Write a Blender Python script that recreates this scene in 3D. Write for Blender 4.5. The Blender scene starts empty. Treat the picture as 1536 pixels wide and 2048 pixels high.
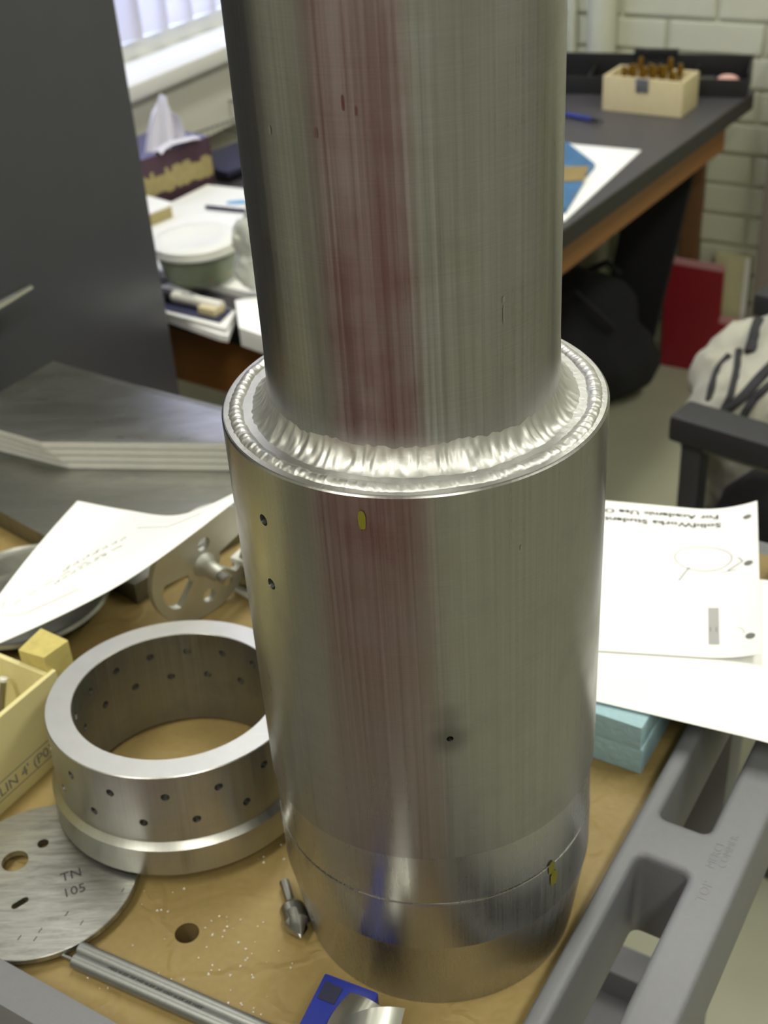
import bpy, bmesh, math, random
from mathutils import Vector, Matrix, noise
random.seed(7)
PI = math.pi
C = bpy.context.scene.collection
def R(d): return math.radians(d)

# ------------------------------------------------------------------ camera
CP = Vector((0.0, -0.47517, 0.56571))
CR = Vector((0.99827939, -0.00370623, -0.05851949))
CU = Vector((0.05099015, 0.54764965, 0.8351526))
CF = Vector((-0.02895291, 0.83669954, -0.54689634))
FPX = 2500.37
cam = bpy.data.cameras.new('camera'); camo = bpy.data.objects.new('camera', cam); C.objects.link(camo)
camo.matrix_world = Matrix(((CR.x, CU.x, -CF.x, CP.x), (CR.y, CU.y, -CF.y, CP.y), (CR.z, CU.z, -CF.z, CP.z), (0, 0, 0, 1)))
cam.sensor_fit = 'VERTICAL'; cam.sensor_height = 36.0; cam.sensor_width = 27.0
cam.lens = FPX / 2048 * 36.0
cam.clip_start = 0.02; cam.clip_end = 60
cam.dof.use_dof = True; cam.dof.focus_distance = 0.50; cam.dof.aperture_fstop = 15.0
bpy.context.scene.camera = camo

# ------------------------------------------------------------------ world and exposure
sc = bpy.context.scene
sc.view_settings.view_transform = 'Standard'; sc.view_settings.look = 'None'
sc.view_settings.gamma = 1.0; sc.view_settings.use_curve_mapping = False
sc.view_settings.exposure = 0.0
w = bpy.data.worlds.new('World'); sc.world = w; w.use_nodes = True
bg = w.node_tree.nodes['Background']; bg.inputs[0].default_value = (0.62, 0.72, 1.0, 1); bg.inputs[1].default_value = 9.5

# ------------------------------------------------------------------ frames of the room, the cart and the desk
def frame(deg):
    a = Vector((math.cos(R(deg)), math.sin(R(deg)), 0)); return a, Vector((a.y, -a.x, 0))
E1, N1 = frame(59)          # cart: E1 along its handle, N1 outwards to the right
RA, RN = frame(61)          # room: RA towards the brick wall, RN to the right
DA, DN = frame(56)          # desk
FLOOR = -0.80
DESK = -0.12
def ct(e, n, z=0.0): v = E1 * e + N1 * n; return Vector((v.x, v.y, z))
def rm(s, r, z=0.0): v = RA * s + RN * r; return Vector((v.x, v.y, z))
def ray(px, py): return CF * FPX + CR * (px - 768) - CU * (py - 1024)
def at(px, py, z): d = ray(px, py); return CP + d * ((z - CP.z) / d.z)
def atp(px, py, n, dist): d = ray(px, py); return CP + d * ((dist - n.dot(CP)) / n.dot(d))

# ------------------------------------------------------------------ materials
def lin(c):
    if isinstance(c, str): c = [int(c[i:i + 2], 16) / 255 for i in (0, 2, 4)]
    return tuple(x / 12.92 if x <= .04045 else ((x + .055) / 1.055) ** 2.4 for x in c) + (1,)
def newmat(name):
    m = bpy.data.materials.new(name); m.use_nodes = True
    return m, m.node_tree.nodes, m.node_tree.links, m.node_tree.nodes['Principled BSDF']
def mat(name, col, rough=.5, metal=0.0, var=.12, scale=18, bump=0.0, bscale=60, stretch=(1, 1, 1), spec=.5, trans=0, alpha=1, sub=0):
    m, n, l, p = newmat(name)
    c = lin(col)
    tc = n.new('ShaderNodeTexCoord'); mp = n.new('ShaderNodeMapping'); mp.inputs['Scale'].default_value = stretch
    l.new(tc.outputs['Object'], mp.inputs[0])
    nz = n.new('ShaderNodeTexNoise'); nz.inputs['Scale'].default_value = scale; nz.inputs['Detail'].default_value = 5
    l.new(mp.outputs[0], nz.inputs['Vector'])
    mx = n.new('ShaderNodeMix'); mx.data_type = 'RGBA'
    mx.inputs[6].default_value = tuple(x * (1 - var) for x in c[:3]) + (1,)
    mx.inputs[7].default_value = tuple(min(1, x * (1 + var)) for x in c[:3]) + (1,)
    l.new(nz.outputs[0], mx.inputs[0]); l.new(mx.outputs[2], p.inputs['Base Color'])
    p.inputs['Roughness'].default_value = rough; p.inputs['Metallic'].default_value = metal
    p.inputs['Specular IOR Level'].default_value = spec
    if trans: p.inputs['Transmission Weight'].default_value = trans
    if alpha < 1: p.inputs['Alpha'].default_value = alpha
    if bump:
        nb = n.new('ShaderNodeTexNoise'); nb.inputs['Scale'].default_value = bscale; nb.inputs['Detail'].default_value = 4
        l.new(mp.outputs[0], nb.inputs['Vector'])
        b = n.new('ShaderNodeBump'); b.inputs['Strength'].default_value = bump; b.inputs['Distance'].default_value = .002
        l.new(nb.outputs[0], b.inputs['Height']); l.new(b.outputs[0], p.inputs['Normal'])
    return m
def turned_metal(name, col, rough=.3, aniso=.7, rot=.25, streak=.12, smudge=.25, spots=(), radius=.08, vstreak=True):
    """lathe-turned aluminium: streaks that run up the wall, fine rings round it, dull smudges"""
    m, n, l, p = newmat(name)
    c = lin(col)
    tc = n.new('ShaderNodeTexCoord'); sp = n.new('ShaderNodeSeparateXYZ'); l.new(tc.outputs['Object'], sp.inputs[0])
    an = n.new('ShaderNodeMath'); an.operation = 'ARCTAN2'; l.new(sp.outputs[1], an.inputs[0]); l.new(sp.outputs[0], an.inputs[1])
    def cyl(ka, kz):
        ma = n.new('ShaderNodeMath'); ma.operation = 'MULTIPLY'; ma.inputs[1].default_value = radius * ka; l.new(an.outputs[0], ma.inputs[0])
        mz = n.new('ShaderNodeMath'); mz.operation = 'MULTIPLY'; mz.inputs[1].default_value = kz; l.new(sp.outputs[2], mz.inputs[0])
        cb = n.new('ShaderNodeCombineXYZ'); l.new(ma.outputs[0], cb.inputs[0]); l.new(mz.outputs[0], cb.inputs[1]); return cb
    def noi(v, detail=4, rgh=.6):
        t = n.new('ShaderNodeTexNoise'); t.inputs['Scale'].default_value = 1; t.inputs['Detail'].default_value = detail; t.inputs['Roughness'].default_value = rgh
        l.new(v.outputs[0], t.inputs['Vector']); return t
    vs = noi(cyl(620, 4)); hs = noi(cyl(30, 1500)); sm = noi(cyl(28, 22), 6); fine = noi(cyl(1600, 60), 2)
    def rng(t, a, b, lo=.3, hi=.7):
        r = n.new('ShaderNodeMapRange'); r.inputs[1].default_value = lo; r.inputs[2].default_value = hi; r.inputs[3].default_value = a; r.inputs[4].default_value = b
        l.new(t.outputs[0], r.inputs[0]); return r
    def mul(a, b, op='MULTIPLY'):
        q = n.new('ShaderNodeMath'); q.operation = op; l.new(a.outputs[0], q.inputs[0]); l.new(b.outputs[0], q.inputs[1]); return q
    k = mul(mul(rng(vs, 1 - streak, 1 + streak * .6), rng(hs, 1 - streak * .8, 1.0)), mul(rng(sm, 1 - smudge * .5, 1.0, .25, .5), rng(fine, 1 - streak * .25, 1.0)))
    for (pt, rad, amt) in spots:
        vd = n.new('ShaderNodeVectorMath'); vd.operation = 'DISTANCE'; vd.inputs[1].default_value = pt; l.new(tc.outputs['Object'], vd.inputs[0])
        r = n.new('ShaderNodeMapRange'); r.interpolation_type = 'SMOOTHSTEP'
        r.inputs[1].default_value = rad * .15; r.inputs[2].default_value = rad; r.inputs[3].default_value = amt; r.inputs[4].default_value = 1
        l.new(vd.outputs['Value'], r.inputs[0]); k = mul(k, r)
    cm = n.new('ShaderNodeVectorMath'); cm.operation = 'SCALE'; cm.inputs[0].default_value = c[:3]; l.new(k.outputs[0], cm.inputs['Scale'])
    l.new(cm.outputs[0], p.inputs['Base Color'])
    rr = rng(sm, rough + .09, rough - .03, .25, .65); rv = rng(vs, -.04, .05); l.new(mul(rr, rv, 'ADD').outputs[0], p.inputs['Roughness'])
    p.inputs['Metallic'].default_value = 1
    p.inputs['Anisotropic'].default_value = aniso; p.inputs['Anisotropic Rotation'].default_value = rot
    tg = n.new('ShaderNodeTangent'); tg.direction_type = 'RADIAL'; tg.axis = 'Z'; l.new(tg.outputs[0], p.inputs['Tangent'])
    b = n.new('ShaderNodeBump'); b.inputs['Strength'].default_value = .006; b.inputs['Distance'].default_value = .0003
    l.new(mul(vs, fine, 'ADD').outputs[0], b.inputs['Height']); l.new(b.outputs[0], p.inputs['Normal'])
    return m
def scratched_metal(name, col, rough=.35, scale=30, stretch=(1, 12, 1), rot=0.0, var=.25, marks=.0):
    m, n, l, p = newmat(name); c = lin(col)
    tc = n.new('ShaderNodeTexCoord'); mp = n.new('ShaderNodeMapping'); mp.inputs['Scale'].default_value = stretch; mp.inputs['Rotation'].default_value = (0, 0, rot)
    l.new(tc.outputs['Object'], mp.inputs[0])
    a = n.new('ShaderNodeTexNoise'); a.inputs['Scale'].default_value = scale; a.inputs['Detail'].default_value = 8; a.inputs['Roughness'].default_value = .7; a.inputs['Distortion'].default_value = .6
    l.new(mp.outputs[0], a.inputs['Vector'])
    b = n.new('ShaderNodeTexNoise'); b.inputs['Scale'].default_value = 9; b.inputs['Detail'].default_value = 6; l.new(tc.outputs['Object'], b.inputs['Vector'])
    r = n.new('ShaderNodeMapRange'); r.inputs[1].default_value = .35; r.inputs[2].default_value = .75; r.inputs[3].default_value = 1 - var; r.inputs[4].default_value = 1 + var
    l.new(a.outputs[0], r.inputs[0])
    r2 = n.new('ShaderNodeMapRange'); r2.inputs[1].default_value = .3; r2.inputs[2].default_value = .7; r2.inputs[3].default_value = 1 - var * .5; r2.inputs[4].default_value = 1.05
    l.new(b.outputs[0], r2.inputs[0])
    q = n.new('ShaderNodeMath'); q.operation = 'MULTIPLY'; l.new(r.outputs[0], q.inputs[0]); l.new(r2.outputs[0], q.inputs[1])
    cm = n.new('ShaderNodeVectorMath'); cm.operation = 'SCALE'; cm.inputs[0].default_value = c[:3]; l.new(q.outputs[0], cm.inputs['Scale']); l.new(cm.outputs[0], p.inputs['Base Color'])
    r3 = n.new('ShaderNodeMapRange'); r3.inputs[1].default_value = .3; r3.inputs[2].default_value = .7; r3.inputs[3].default_value = rough + .12; r3.inputs[4].default_value = rough - .05
    l.new(a.outputs[0], r3.inputs[0]); l.new(r3.outputs[0], p.inputs['Roughness'])
    p.inputs['Metallic'].default_value = 1
    bu = n.new('ShaderNodeBump'); bu.inputs['Strength'].default_value = .12; bu.inputs['Distance'].default_value = .0006; l.new(a.outputs[0], bu.inputs['Height']); l.new(bu.outputs[0], p.inputs['Normal'])
    return m
def wood(name, c1, c2, rough=.5, scale=14, stretch=(1, 1, 12), rot=(0, 0, 0)):
    m, n, l, p = newmat(name)
    tc = n.new('ShaderNodeTexCoord'); mp = n.new('ShaderNodeMapping'); mp.inputs['Scale'].default_value = stretch; mp.inputs['Rotation'].default_value = rot
    l.new(tc.outputs['Object'], mp.inputs[0])
    a = n.new('ShaderNodeTexNoise'); a.inputs['Scale'].default_value = scale; a.inputs['Detail'].default_value = 6; a.inputs['Distortion'].default_value = .8; l.new(mp.outputs[0], a.inputs['Vector'])
    mx = n.new('ShaderNodeMix'); mx.data_type = 'RGBA'; mx.inputs[6].default_value = lin(c1); mx.inputs[7].default_value = lin(c2)
    l.new(a.outputs[0], mx.inputs[0]); l.new(mx.outputs[2], p.inputs['Base Color']); p.inputs['Roughness'].default_value = rough
    return m
M = {}
M['tube'] = turned_metal('tube_aluminium', 'a2a2a0', .31, .75, streak=.13, smudge=.3, radius=.0616)
M['lower'] = turned_metal('lower_tube_aluminium', 'a3a3a0', .31, .7, streak=.09, smudge=.3, radius=.0825,
                          spots=(((math.cos(R(-84.6)) * .0825, math.sin(R(-84.6)) * .0825, .1916), .012, .6),
                                 ((math.cos(R(-84.6)) * .0825, math.sin(R(-84.6)) * .0825, .204), .010, .8)))
M['base'] = turned_metal('base_ring_aluminium', 'b2b2ae', .27, .45, streak=.05, smudge=.15, radius=.08)
M['ring'] = turned_metal('ring_aluminium', 'bcbcb8', .33, .4, streak=.08, smudge=.3, radius=.076)
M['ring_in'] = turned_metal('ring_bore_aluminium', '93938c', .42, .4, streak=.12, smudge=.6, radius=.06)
M['flange'] = mat('flange_plate_aluminium', 'bebebc', .42, 1, var=.12, scale=90, bump=.12, bscale=300)
M['weld'] = mat('weld_bead_aluminium', 'bebebb', .47, 1, var=.08, scale=150, bump=.06, bscale=300)
M['dark_hole'] = mat('hole_shadow', '4a463c', .6, .6)
M['yellow'] = mat('yellow_paint_marker', '6f6c18', .6, 0, var=.15, scale=300)
M['plate'] = scratched_metal('scratched_plate', 'b4b4b0', .36, 22, (1.6, 11, 1), R(-28), .4)
M['sheet_al'] = scratched_metal('sheet_aluminium', 'b4b4ae', .3, 7, (2, 10, 1), R(30), .22)
M['slab'] = scratched_metal('dull_slab', '8d8d86', .42, 8, (2, 8, 1), R(30), .25)
M['hub'] = mat('cast_aluminium', 'c6c7c0', .55, 1, var=.12, scale=50, bump=.1, bscale=200)
M['ringtop'] = mat('faced_aluminium', 'dcdcdb', .42, 1, var=.08, scale=70, bump=.05, bscale=300)
M['edge'] = mat('sawn_edge', 'e6e6e2', .5, .4, var=.1, scale=120)
M['steel'] = mat('dark_steel', 'a8a8a5', .3, 1, var=.2, scale=60)
M['rod'] = mat('rod_grey', '8b8d8c', .42, .75, var=.12, scale=60, stretch=(8, 8, 1))
M['ink'] = mat('black_ink', '26262a', .7, 0)
M['greyink'] = mat('grey_print', '6f6f70', .8, 0)
M['sideview'] = mat('grey_render_print', 'a9a9a9', .8, 0)
M['palegrey'] = mat('pale_pencil', '7d7d80', .8, 0)
def kraft():
    m, n, l, p = newmat('kraft_paper')
    tc = n.new('ShaderNodeTexCoord')
    def tex(sc_, det, dist=0.0):
        t = n.new('ShaderNodeTexNoise'); t.inputs['Scale'].default_value = sc_; t.inputs['Detail'].default_value = det; t.inputs['Distortion'].default_value = dist
        l.new(tc.outputs['Object'], t.inputs['Vector']); return t
    a, g, w_ = tex(11, 6), tex(240, 3), tex(13, 3, 1.5)
    mx = n.new('ShaderNodeMix'); mx.data_type = 'RGBA'; mx.inputs[6].default_value = lin('84703f'); mx.inputs[7].default_value = lin('9c8654'); l.new(a.outputs[0], mx.inputs[0])
    m2 = n.new('ShaderNodeMix'); m2.data_type = 'RGBA'; m2.blend_type = 'MULTIPLY'; m2.inputs[0].default_value = .25; l.new(mx.outputs[2], m2.inputs[6]); l.new(g.outputs[0], m2.inputs[7]); l.new(m2.outputs[2], p.inputs['Base Color'])
    p.inputs['Roughness'].default_value = .6
    vo = n.new('ShaderNodeTexVoronoi'); vo.feature = 'DISTANCE_TO_EDGE'; vo.inputs['Scale'].default_value = 9
    ad = n.new('ShaderNodeVectorMath'); ad.operation = 'MULTIPLY_ADD'; ad.inputs[1].default_value = (.08, .08, .08); l.new(w_.outputs['Color'], ad.inputs[0]); l.new(tc.outputs['Object'], ad.inputs[2]); l.new(ad.outputs[0], vo.inputs['Vector'])
    mr = n.new('ShaderNodeMapRange'); mr.inputs[1].default_value = 0; mr.inputs[2].default_value = .05; mr.inputs[3].default_value = .25; mr.inputs[4].default_value = 0; l.new(vo.outputs[0], mr.inputs[0])
    su = n.new('ShaderNodeMath'); su.operation = 'ADD'; l.new(w_.outputs[0], su.inputs[0]); l.new(mr.outputs[0], su.inputs[1])
    b = n.new('ShaderNodeBump'); b.inputs['Strength'].default_value = .45; b.inputs['Distance'].default_value = .006; l.new(su.outputs[0], b.inputs['Height']); l.new(b.outputs[0], p.inputs['Normal'])
    return m
M['kraft'] = kraft()
M['board'] = mat('bench_board', '6e5a34', .8, 0, var=.2, scale=70)
M['cart'] = mat('grey_cart_plastic', '6e6f74', .5, 0, var=.06, scale=200, bump=.15, bscale=900)
M['paper'] = mat('white_paper', 'f4f4f2', .75, 0, var=.01, scale=6)
M['cream'] = mat('cream_wood', 'cfc58f', .6, 0, var=.08, scale=10, stretch=(1, 8, 1))
M['cream_end'] = mat('cream_end_grain', 'b9ab66', .8, 0, var=.25, scale=160)
M['foam'] = mat('blue_foam', '9fbfc9', .7, 0, var=.08, scale=60, bump=.5, bscale=240)
M['blue'] = mat('blue_plastic', '1c2a86', .42, 0, var=.3, scale=60)
M['silver'] = mat('satin_silver', 'd2d2cc', .33, 1, var=.05, scale=40)
M['brick'] = mat('painted_brick', 'c0c2ae', .5, 0, var=.05, scale=25, bump=.35, bscale=90)
M['mortar'] = mat('painted_mortar', 'b6b8a3', .7, 0, var=.06, scale=30, bump=.3, bscale=80)
M['wallpaint'] = mat('painted_plaster', 'b6b7aa', .7, 0, var=.04, scale=5)
M['ceil'] = mat('ceiling_white', 'd6d6cc', .8, 0, var=.03, scale=5)
M['floor'] = mat('vinyl_floor', 'a4a48f', .42, 0, var=.12, scale=9)
M['white'] = mat('white_paint', 'e2e2dc', .5, 0, var=.03, scale=10)
M['radiator'] = mat('beige_enamel', 'd8d5ca', .5, 0, var=.03, scale=8)
M['cabinet'] = mat('charcoal_enamel', '42434a', .33, 0, var=.06, scale=30)
M['chrome'] = mat('chrome', 'd0d0d0', .15, 1)
M['desk'] = mat('dark_desktop', '48464a', .42, 0, var=.12, scale=12)
M['deskedge'] = mat('black_edge_band', '19181a', .5, 0)
M['oak'] = wood('oak_apron', '7d5226', '986632', .5)
M['oak2'] = wood('brown_plank_wood', '5a3d22', '70502e', .6)
M['boxwood'] = wood('pale_box_wood', 'c2b48a', 'd2c69e', .5, 20, (1, 6, 1))
M['black'] = mat('black_plastic', '1c1c1e', .45, 0, var=.1)
M['blackcloth'] = mat('black_cloth', '141419', .9, 0, var=.3, scale=40, bump=.4, bscale=60)
M['chairgrey'] = mat('grey_metal_tube', '55565a', .4, .6)
M['armpad'] = mat('black_arm_pad', '2b2b2e', .55, 0)
M['canvas'] = mat('pale_canvas', 'a3a193', .85, 0, var=.12, scale=30, bump=.4, bscale=70)
M['strap'] = mat('dark_strap', '222226', .8, 0)
M['red'] = mat('red_board', '861624', .5, 0, var=.08, scale=10)
M['rededge'] = mat('pale_red_edge', 'b9878a', .6, 0)
M['creamboard'] = mat('cream_board', 'b8b58f', .7, 0)
M['streakred'] = mat('streak_red_paint', '962438', .4, 0, var=.05)
M['taupe'] = mat('taupe_paint', '6f665f', .6, 0)
M['tissuebox'] = mat('plum_card', '4a3340', .5, 0, var=.15, scale=40)
M['tissuetop'] = mat('slate_blue_card', '6b6b93', .45, 0, var=.15, scale=60)
M['bandcream'] = mat('cream_print', 'a79a68', .6, 0, var=.2, scale=120)
M['tissue'] = mat('white_tissue', 'dcdae6', .85, 0, var=.03)
M['navy'] = mat('navy_cover', '24263f', .5, 0)
M['lid'] = mat('white_lid', 'e6e6de', .4, 0, var=.02)
M['plasticbag'] = mat('cloudy_plastic', 'cfd2c8', .35, 0, var=.12, scale=50, bump=.5, bscale=60, trans=.25)
M['salad'] = mat('green_salad', '5f6e3a', .6, 0, var=.5, scale=70)
M['lettuce'] = mat('light_leaf', '87932f', .6, 0, var=.3, scale=60)
M['tomato'] = mat('red_pepper', '9c3a2c', .45, 0, var=.2)
M['carrot'] = mat('orange_carrot', 'b9703a', .5, 0, var=.2)
M['gold'] = mat('gold_bits', '9d7a2c', .3, .9, var=.2, scale=90)
M['penblue'] = mat('blue_pen', '26327f', .4, 0)
M['skyblue'] = mat('sky_blue_print', '7fb0d8', .6, 0)
M['booklet'] = mat('blue_booklet', '3d6a94', .5, 0, var=.5, scale=40)
M['tan'] = mat('tan_print', '8d7a4d', .6, 0, var=.3, scale=60)
M['pink'] = mat('pink_rubber', 'd9a9a0', .6, 0)
M['wire'] = mat('galvanised_wire', '9a9a8c', .4, .8)
M['shaving'] = mat('shavings_glint_white', 'f2f2ee', .3, .2)  # near-white, barely metallic: the flakes' glints are put into the colour
def clear(name, col, rough, t=.85):
    m, n, l, p = newmat(name); p.inputs['Base Color'].default_value = lin(col); p.inputs['Roughness'].default_value = rough
    p.inputs['Transmission Weight'].default_value = t; p.inputs['IOR'].default_value = 1.3; return m
M['clear'] = mat('clear_plastic', 'dfe6dc', .12, 0, var=.02, alpha=.12)
M['glass'] = clear('window_glass', 'ffffff', .0, 1)
m, n, l, p = newmat('blind_fabric')
t = n.new('ShaderNodeBsdfTranslucent'); t.inputs[0].default_value = lin('e8e6ee'); d = n.new('ShaderNodeBsdfDiffuse'); d.inputs[0].default_value = lin('e2e0e4')
mx = n.new('ShaderNodeMixShader'); mx.inputs[0].default_value = .5; l.new(d.outputs[0], mx.inputs[1]); l.new(t.outputs[0], mx.inputs[2]); l.new(mx.outputs[0], n['Material Output'].inputs[0]); M['blind'] = m
m, n, l, p = newmat('fluorescent_diffuser'); p.inputs['Emission Color'].default_value = lin('fffbe6'); p.inputs['Emission Strength'].default_value = 3.0; p.inputs['Base Color'].default_value = lin('f0f0ea'); M['lamp'] = m

# ------------------------------------------------------------------ mesh helpers
def merge(bm, tmp, mtx=None):
    if mtx is not None:
        bmesh.ops.transform(tmp, matrix=mtx, verts=tmp.verts)
        if mtx.determinant() < 0: bmesh.ops.reverse_faces(tmp, faces=tmp.faces[:])
    me = bpy.data.meshes.new('t'); tmp.to_mesh(me); tmp.free(); bm.from_mesh(me); bpy.data.meshes.remove(me)
def axes(o, x, y, z): return Matrix(((x[0], y[0], z[0], o[0]), (x[1], y[1], z[1], o[1]), (x[2], y[2], z[2], o[2]), (0, 0, 0, 1)))
def facing(o, zdir, up=Vector((0, 0, 1))):
    z = Vector(zdir).normalized(); x = Vector(up).cross(z)
    if x.length < 1e-5: x = Vector((1, 0, 0))
    x.normalize(); return axes(o, x, z.cross(x), z)
def rotz(o, deg): return Matrix.Translation(o) @ Matrix.Rotation(R(deg), 4, 'Z')
def add_box(bm, mtx, lo, hi, bev=0.0, seg=2):
    t = bmesh.new(); bmesh.ops.create_cube(t, size=1)
    bmesh.ops.transform(t, matrix=Matrix.Translation([(a + b) / 2 for a, b in zip(lo, hi)]) @ Matrix.Diagonal([b - a for a, b in zip(lo, hi)] + [1]), verts=t.verts)
    if bev: bmesh.ops.bevel(t, geom=t.edges[:], offset=bev, segments=seg, profile=.7, affect='EDGES')
    merge(bm, t, mtx)
def add_prism(bm, pts, z0, z1, mtx=None, bev=0.0, seg=2):
    t = bmesh.new(); f = t.faces.new([t.verts.new((p[0], p[1], z0)) for p in pts])
    ex = bmesh.ops.extrude_face_region(t, geom=[f]); bmesh.ops.translate(t, vec=(0, 0, z1 - z0), verts=[v for v in ex['geom'] if isinstance(v, bmesh.types.BMVert)])
    bmesh.ops.recalc_face_normals(t, faces=t.faces)
    if bev: bmesh.ops.bevel(t, geom=t.edges[:], offset=bev, segments=seg, profile=.7, affect='EDGES')
    merge(bm, t, mtx)
def add_rev(bm, prof, seg=96, mtx=None, closed=False, disp=None, caps=False):
    t = bmesh.new(); rows = []
    for i in range(seg):
        a = 2 * PI * i / seg; row = []
        for j, (r, z) in enumerate(prof):
            if disp: r, z = disp(a, j, r, z)
            row.append(t.verts.new((r * math.cos(a), r * math.sin(a), z)))
        rows.append(row)
    m_ = len(prof)
    for i in range(seg):
        A, B = rows[i], rows[(i + 1) % seg]
        for j in range(m_ if closed else m_ - 1):
            k = (j + 1) % m_; t.faces.new((A[j], B[j], B[k], A[k]))
    if caps:
        t.faces.new([r[-1] for r in rows]); t.faces.new([r[0] for r in reversed(rows)])
    bmesh.ops.remove_doubles(t, verts=t.verts, dist=1e-7); bmesh.ops.recalc_face_normals(t, faces=t.faces)
    merge(bm, t, mtx)
def add_cyl(bm, p0, p1, r0, r1=None, seg=24, bev=0.0):
    p0, p1 = Vector(p0), Vector(p1); r1 = r0 if r1 is None else r1; L = (p1 - p0).length
    if bev: prof = [(r0 - bev, 0), (r0, bev), (r1, L - bev), (r1 - bev, L)]
    else: prof = [(r0, 0), (r1, L)]
    add_rev(bm, prof, seg, facing(p0, p1 - p0), caps=True)
def add_tube(bm, pts, r, seg=8, flat=1.0):
    t = bmesh.new(); pts = [Vector(p) for p in pts]; rows = []; up = Vector((0, 0, 1))
    for i, p in enumerate(pts):
        d = (pts[min(i + 1, len(pts) - 1)] - pts[max(i - 1, 0)]).normalized()
        x = up.cross(d)
        if x.length < 1e-4: x = Vector((1, 0, 0))
        x.normalize(); y = d.cross(x)
        rr = r[i] if isinstance(r, (list, tuple)) else r
        rows.append([t.verts.new(p + x * (rr * math.cos(2 * PI * k / seg)) + y * (rr * flat * math.sin(2 * PI * k / seg))) for k in range(seg)])
    for A, B in zip(rows, rows[1:]):
        for k in range(seg): t.faces.new((A[k], A[(k + 1) % seg], B[(k + 1) % seg], B[k]))
    t.faces.new(rows[-1]); t.faces.new(list(reversed(rows[0])))
    bmesh.ops.recalc_face_normals(t, faces=t.faces); merge(bm, t)
def add_sheet(bm, fn, nu, nv, th):
    t = bmesh.new(); P = [[Vector(fn(i / nu, j / nv)) for j in range(nv + 1)] for i in range(nu + 1)]
    top, bot = [], []
    for i in range(nu + 1):
        a, b = [], []
        for j in range(nv + 1):
            du = P[min(i + 1, nu)][j] - P[max(i - 1, 0)][j]; dv = P[i][min(j + 1, nv)] - P[i][max(j - 1, 0)]
            nn = du.cross(dv).normalized()
            a.append(t.verts.new(P[i][j] + nn * th / 2)); b.append(t.verts.new(P[i][j] - nn * th / 2))
        top.append(a); bot.append(b)
    for i in range(nu):
        for j in range(nv):
            t.faces.new((top[i][j], top[i + 1][j], top[i + 1][j + 1], top[i][j + 1])); t.faces.new((bot[i][j], bot[i][j + 1], bot[i + 1][j + 1], bot[i + 1][j]))
    for i in range(nu):
        t.faces.new((top[i][0], bot[i][0], bot[i + 1][0], top[i + 1][0])); t.faces.new((top[i][nv], top[i + 1][nv], bot[i + 1][nv], bot[i][nv]))
    for j in range(nv):
        t.faces.new((top[0][j], top[0][j + 1], bot[0][j + 1], bot[0][j])); t.faces.new((top[nu][j], bot[nu][j], bot[nu][j + 1], top[nu][j + 1]))
    bmesh.ops.recalc_face_normals(t, faces=t.faces); merge(bm, t)
def add_text(bm, body, size, mtx, ext=.0002, align='LEFT', bold=0.0):
    cu = bpy.data.curves.new('t', 'FONT'); cu.body = body; cu.size = size; cu.extrude = ext; cu.align_x = align; cu.resolution_u = 2; cu.offset = bold
    o = bpy.data.objects.new('t', cu); C.objects.link(o)
    dg = bpy.context.evaluated_depsgraph_get(); dg.update(); me = bpy.data.meshes.new_from_object(o.evaluated_get(dg))
    t = bmesh.new(); t.from_mesh(me); bpy.data.objects.remove(o); bpy.data.curves.remove(cu); bpy.data.meshes.remove(me)
    merge(bm, t, mtx)
def blob(spheres, voxel=.008, smooth=8):
    """soft bulky volume: overlapping ellipsoids fused into one skin"""
    t = bmesh.new()
    for (c, r) in spheres:
        r = (r, r, r) if isinstance(r, (int, float)) else r
        s = bmesh.new(); bmesh.ops.create_icosphere(s, subdivisions=3, radius=1)
        merge(t, s, Matrix.Translation(c) @ Matrix.Diagonal(list(r) + [1]))
    me = bpy.data.meshes.new('t'); t.to_mesh(me); t.free()
    o = bpy.data.objects.new('t', me); C.objects.link(o)
    md = o.modifiers.new('r', 'REMESH'); md.mode = 'VOXEL'; md.voxel_size = voxel
    ms = o.modifiers.new('s', 'SMOOTH'); ms.iterations = smooth; ms.factor = .5
    dg = bpy.context.evaluated_depsgraph_get(); dg.update(); m2 = bpy.data.meshes.new_from_object(o.evaluated_get(dg))
    b = bmesh.new(); b.from_mesh(m2); bpy.data.objects.remove(o); bpy.data.meshes.remove(me); bpy.data.meshes.remove(m2); return b
def crumple(bm, amp, sc_):
    for v in bm.verts:
        v.co += Vector(noise.noise_vector(v.co * sc_)) * amp + Vector(noise.noise_vector(v.co * sc_ * 2.7)) * amp * .4
def drill(bm, cutters):
    """cut the holes for good and hand back a plain mesh"""
    def tmp(b):
        me = bpy.data.meshes.new('t'); b.to_mesh(me); b.free(); o = bpy.data.objects.new('t', me); C.objects.link(o); return o
    a, b = tmp(bm), tmp(cutters)
    md = a.modifiers.new('b', 'BOOLEAN'); md.operation = 'DIFFERENCE'; md.solver = 'EXACT'; md.object = b
    dg = bpy.context.evaluated_depsgraph_get(); dg.update(); m2 = bpy.data.meshes.new_from_object(a.evaluated_get(dg))
    r = bmesh.new(); r.from_mesh(m2)
    for o in (a, b): me = o.data; bpy.data.objects.remove(o); bpy.data.meshes.remove(me)
    bpy.data.meshes.remove(m2); return r
ROOTM = {}
def thing(name, label, cat, loc=(0, 0, 0), rz=0.0, group=None, mtx=None):
    o = bpy.data.objects.new(name, None); C.objects.link(o); o.empty_display_size = .02
    mt = mtx if mtx is not None else rotz(Vector(loc), rz)
    o.matrix_world = mt; ROOTM[o] = mt
    o['label'] = label; o['category'] = cat
    if group: o['group'] = group
    return o
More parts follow.
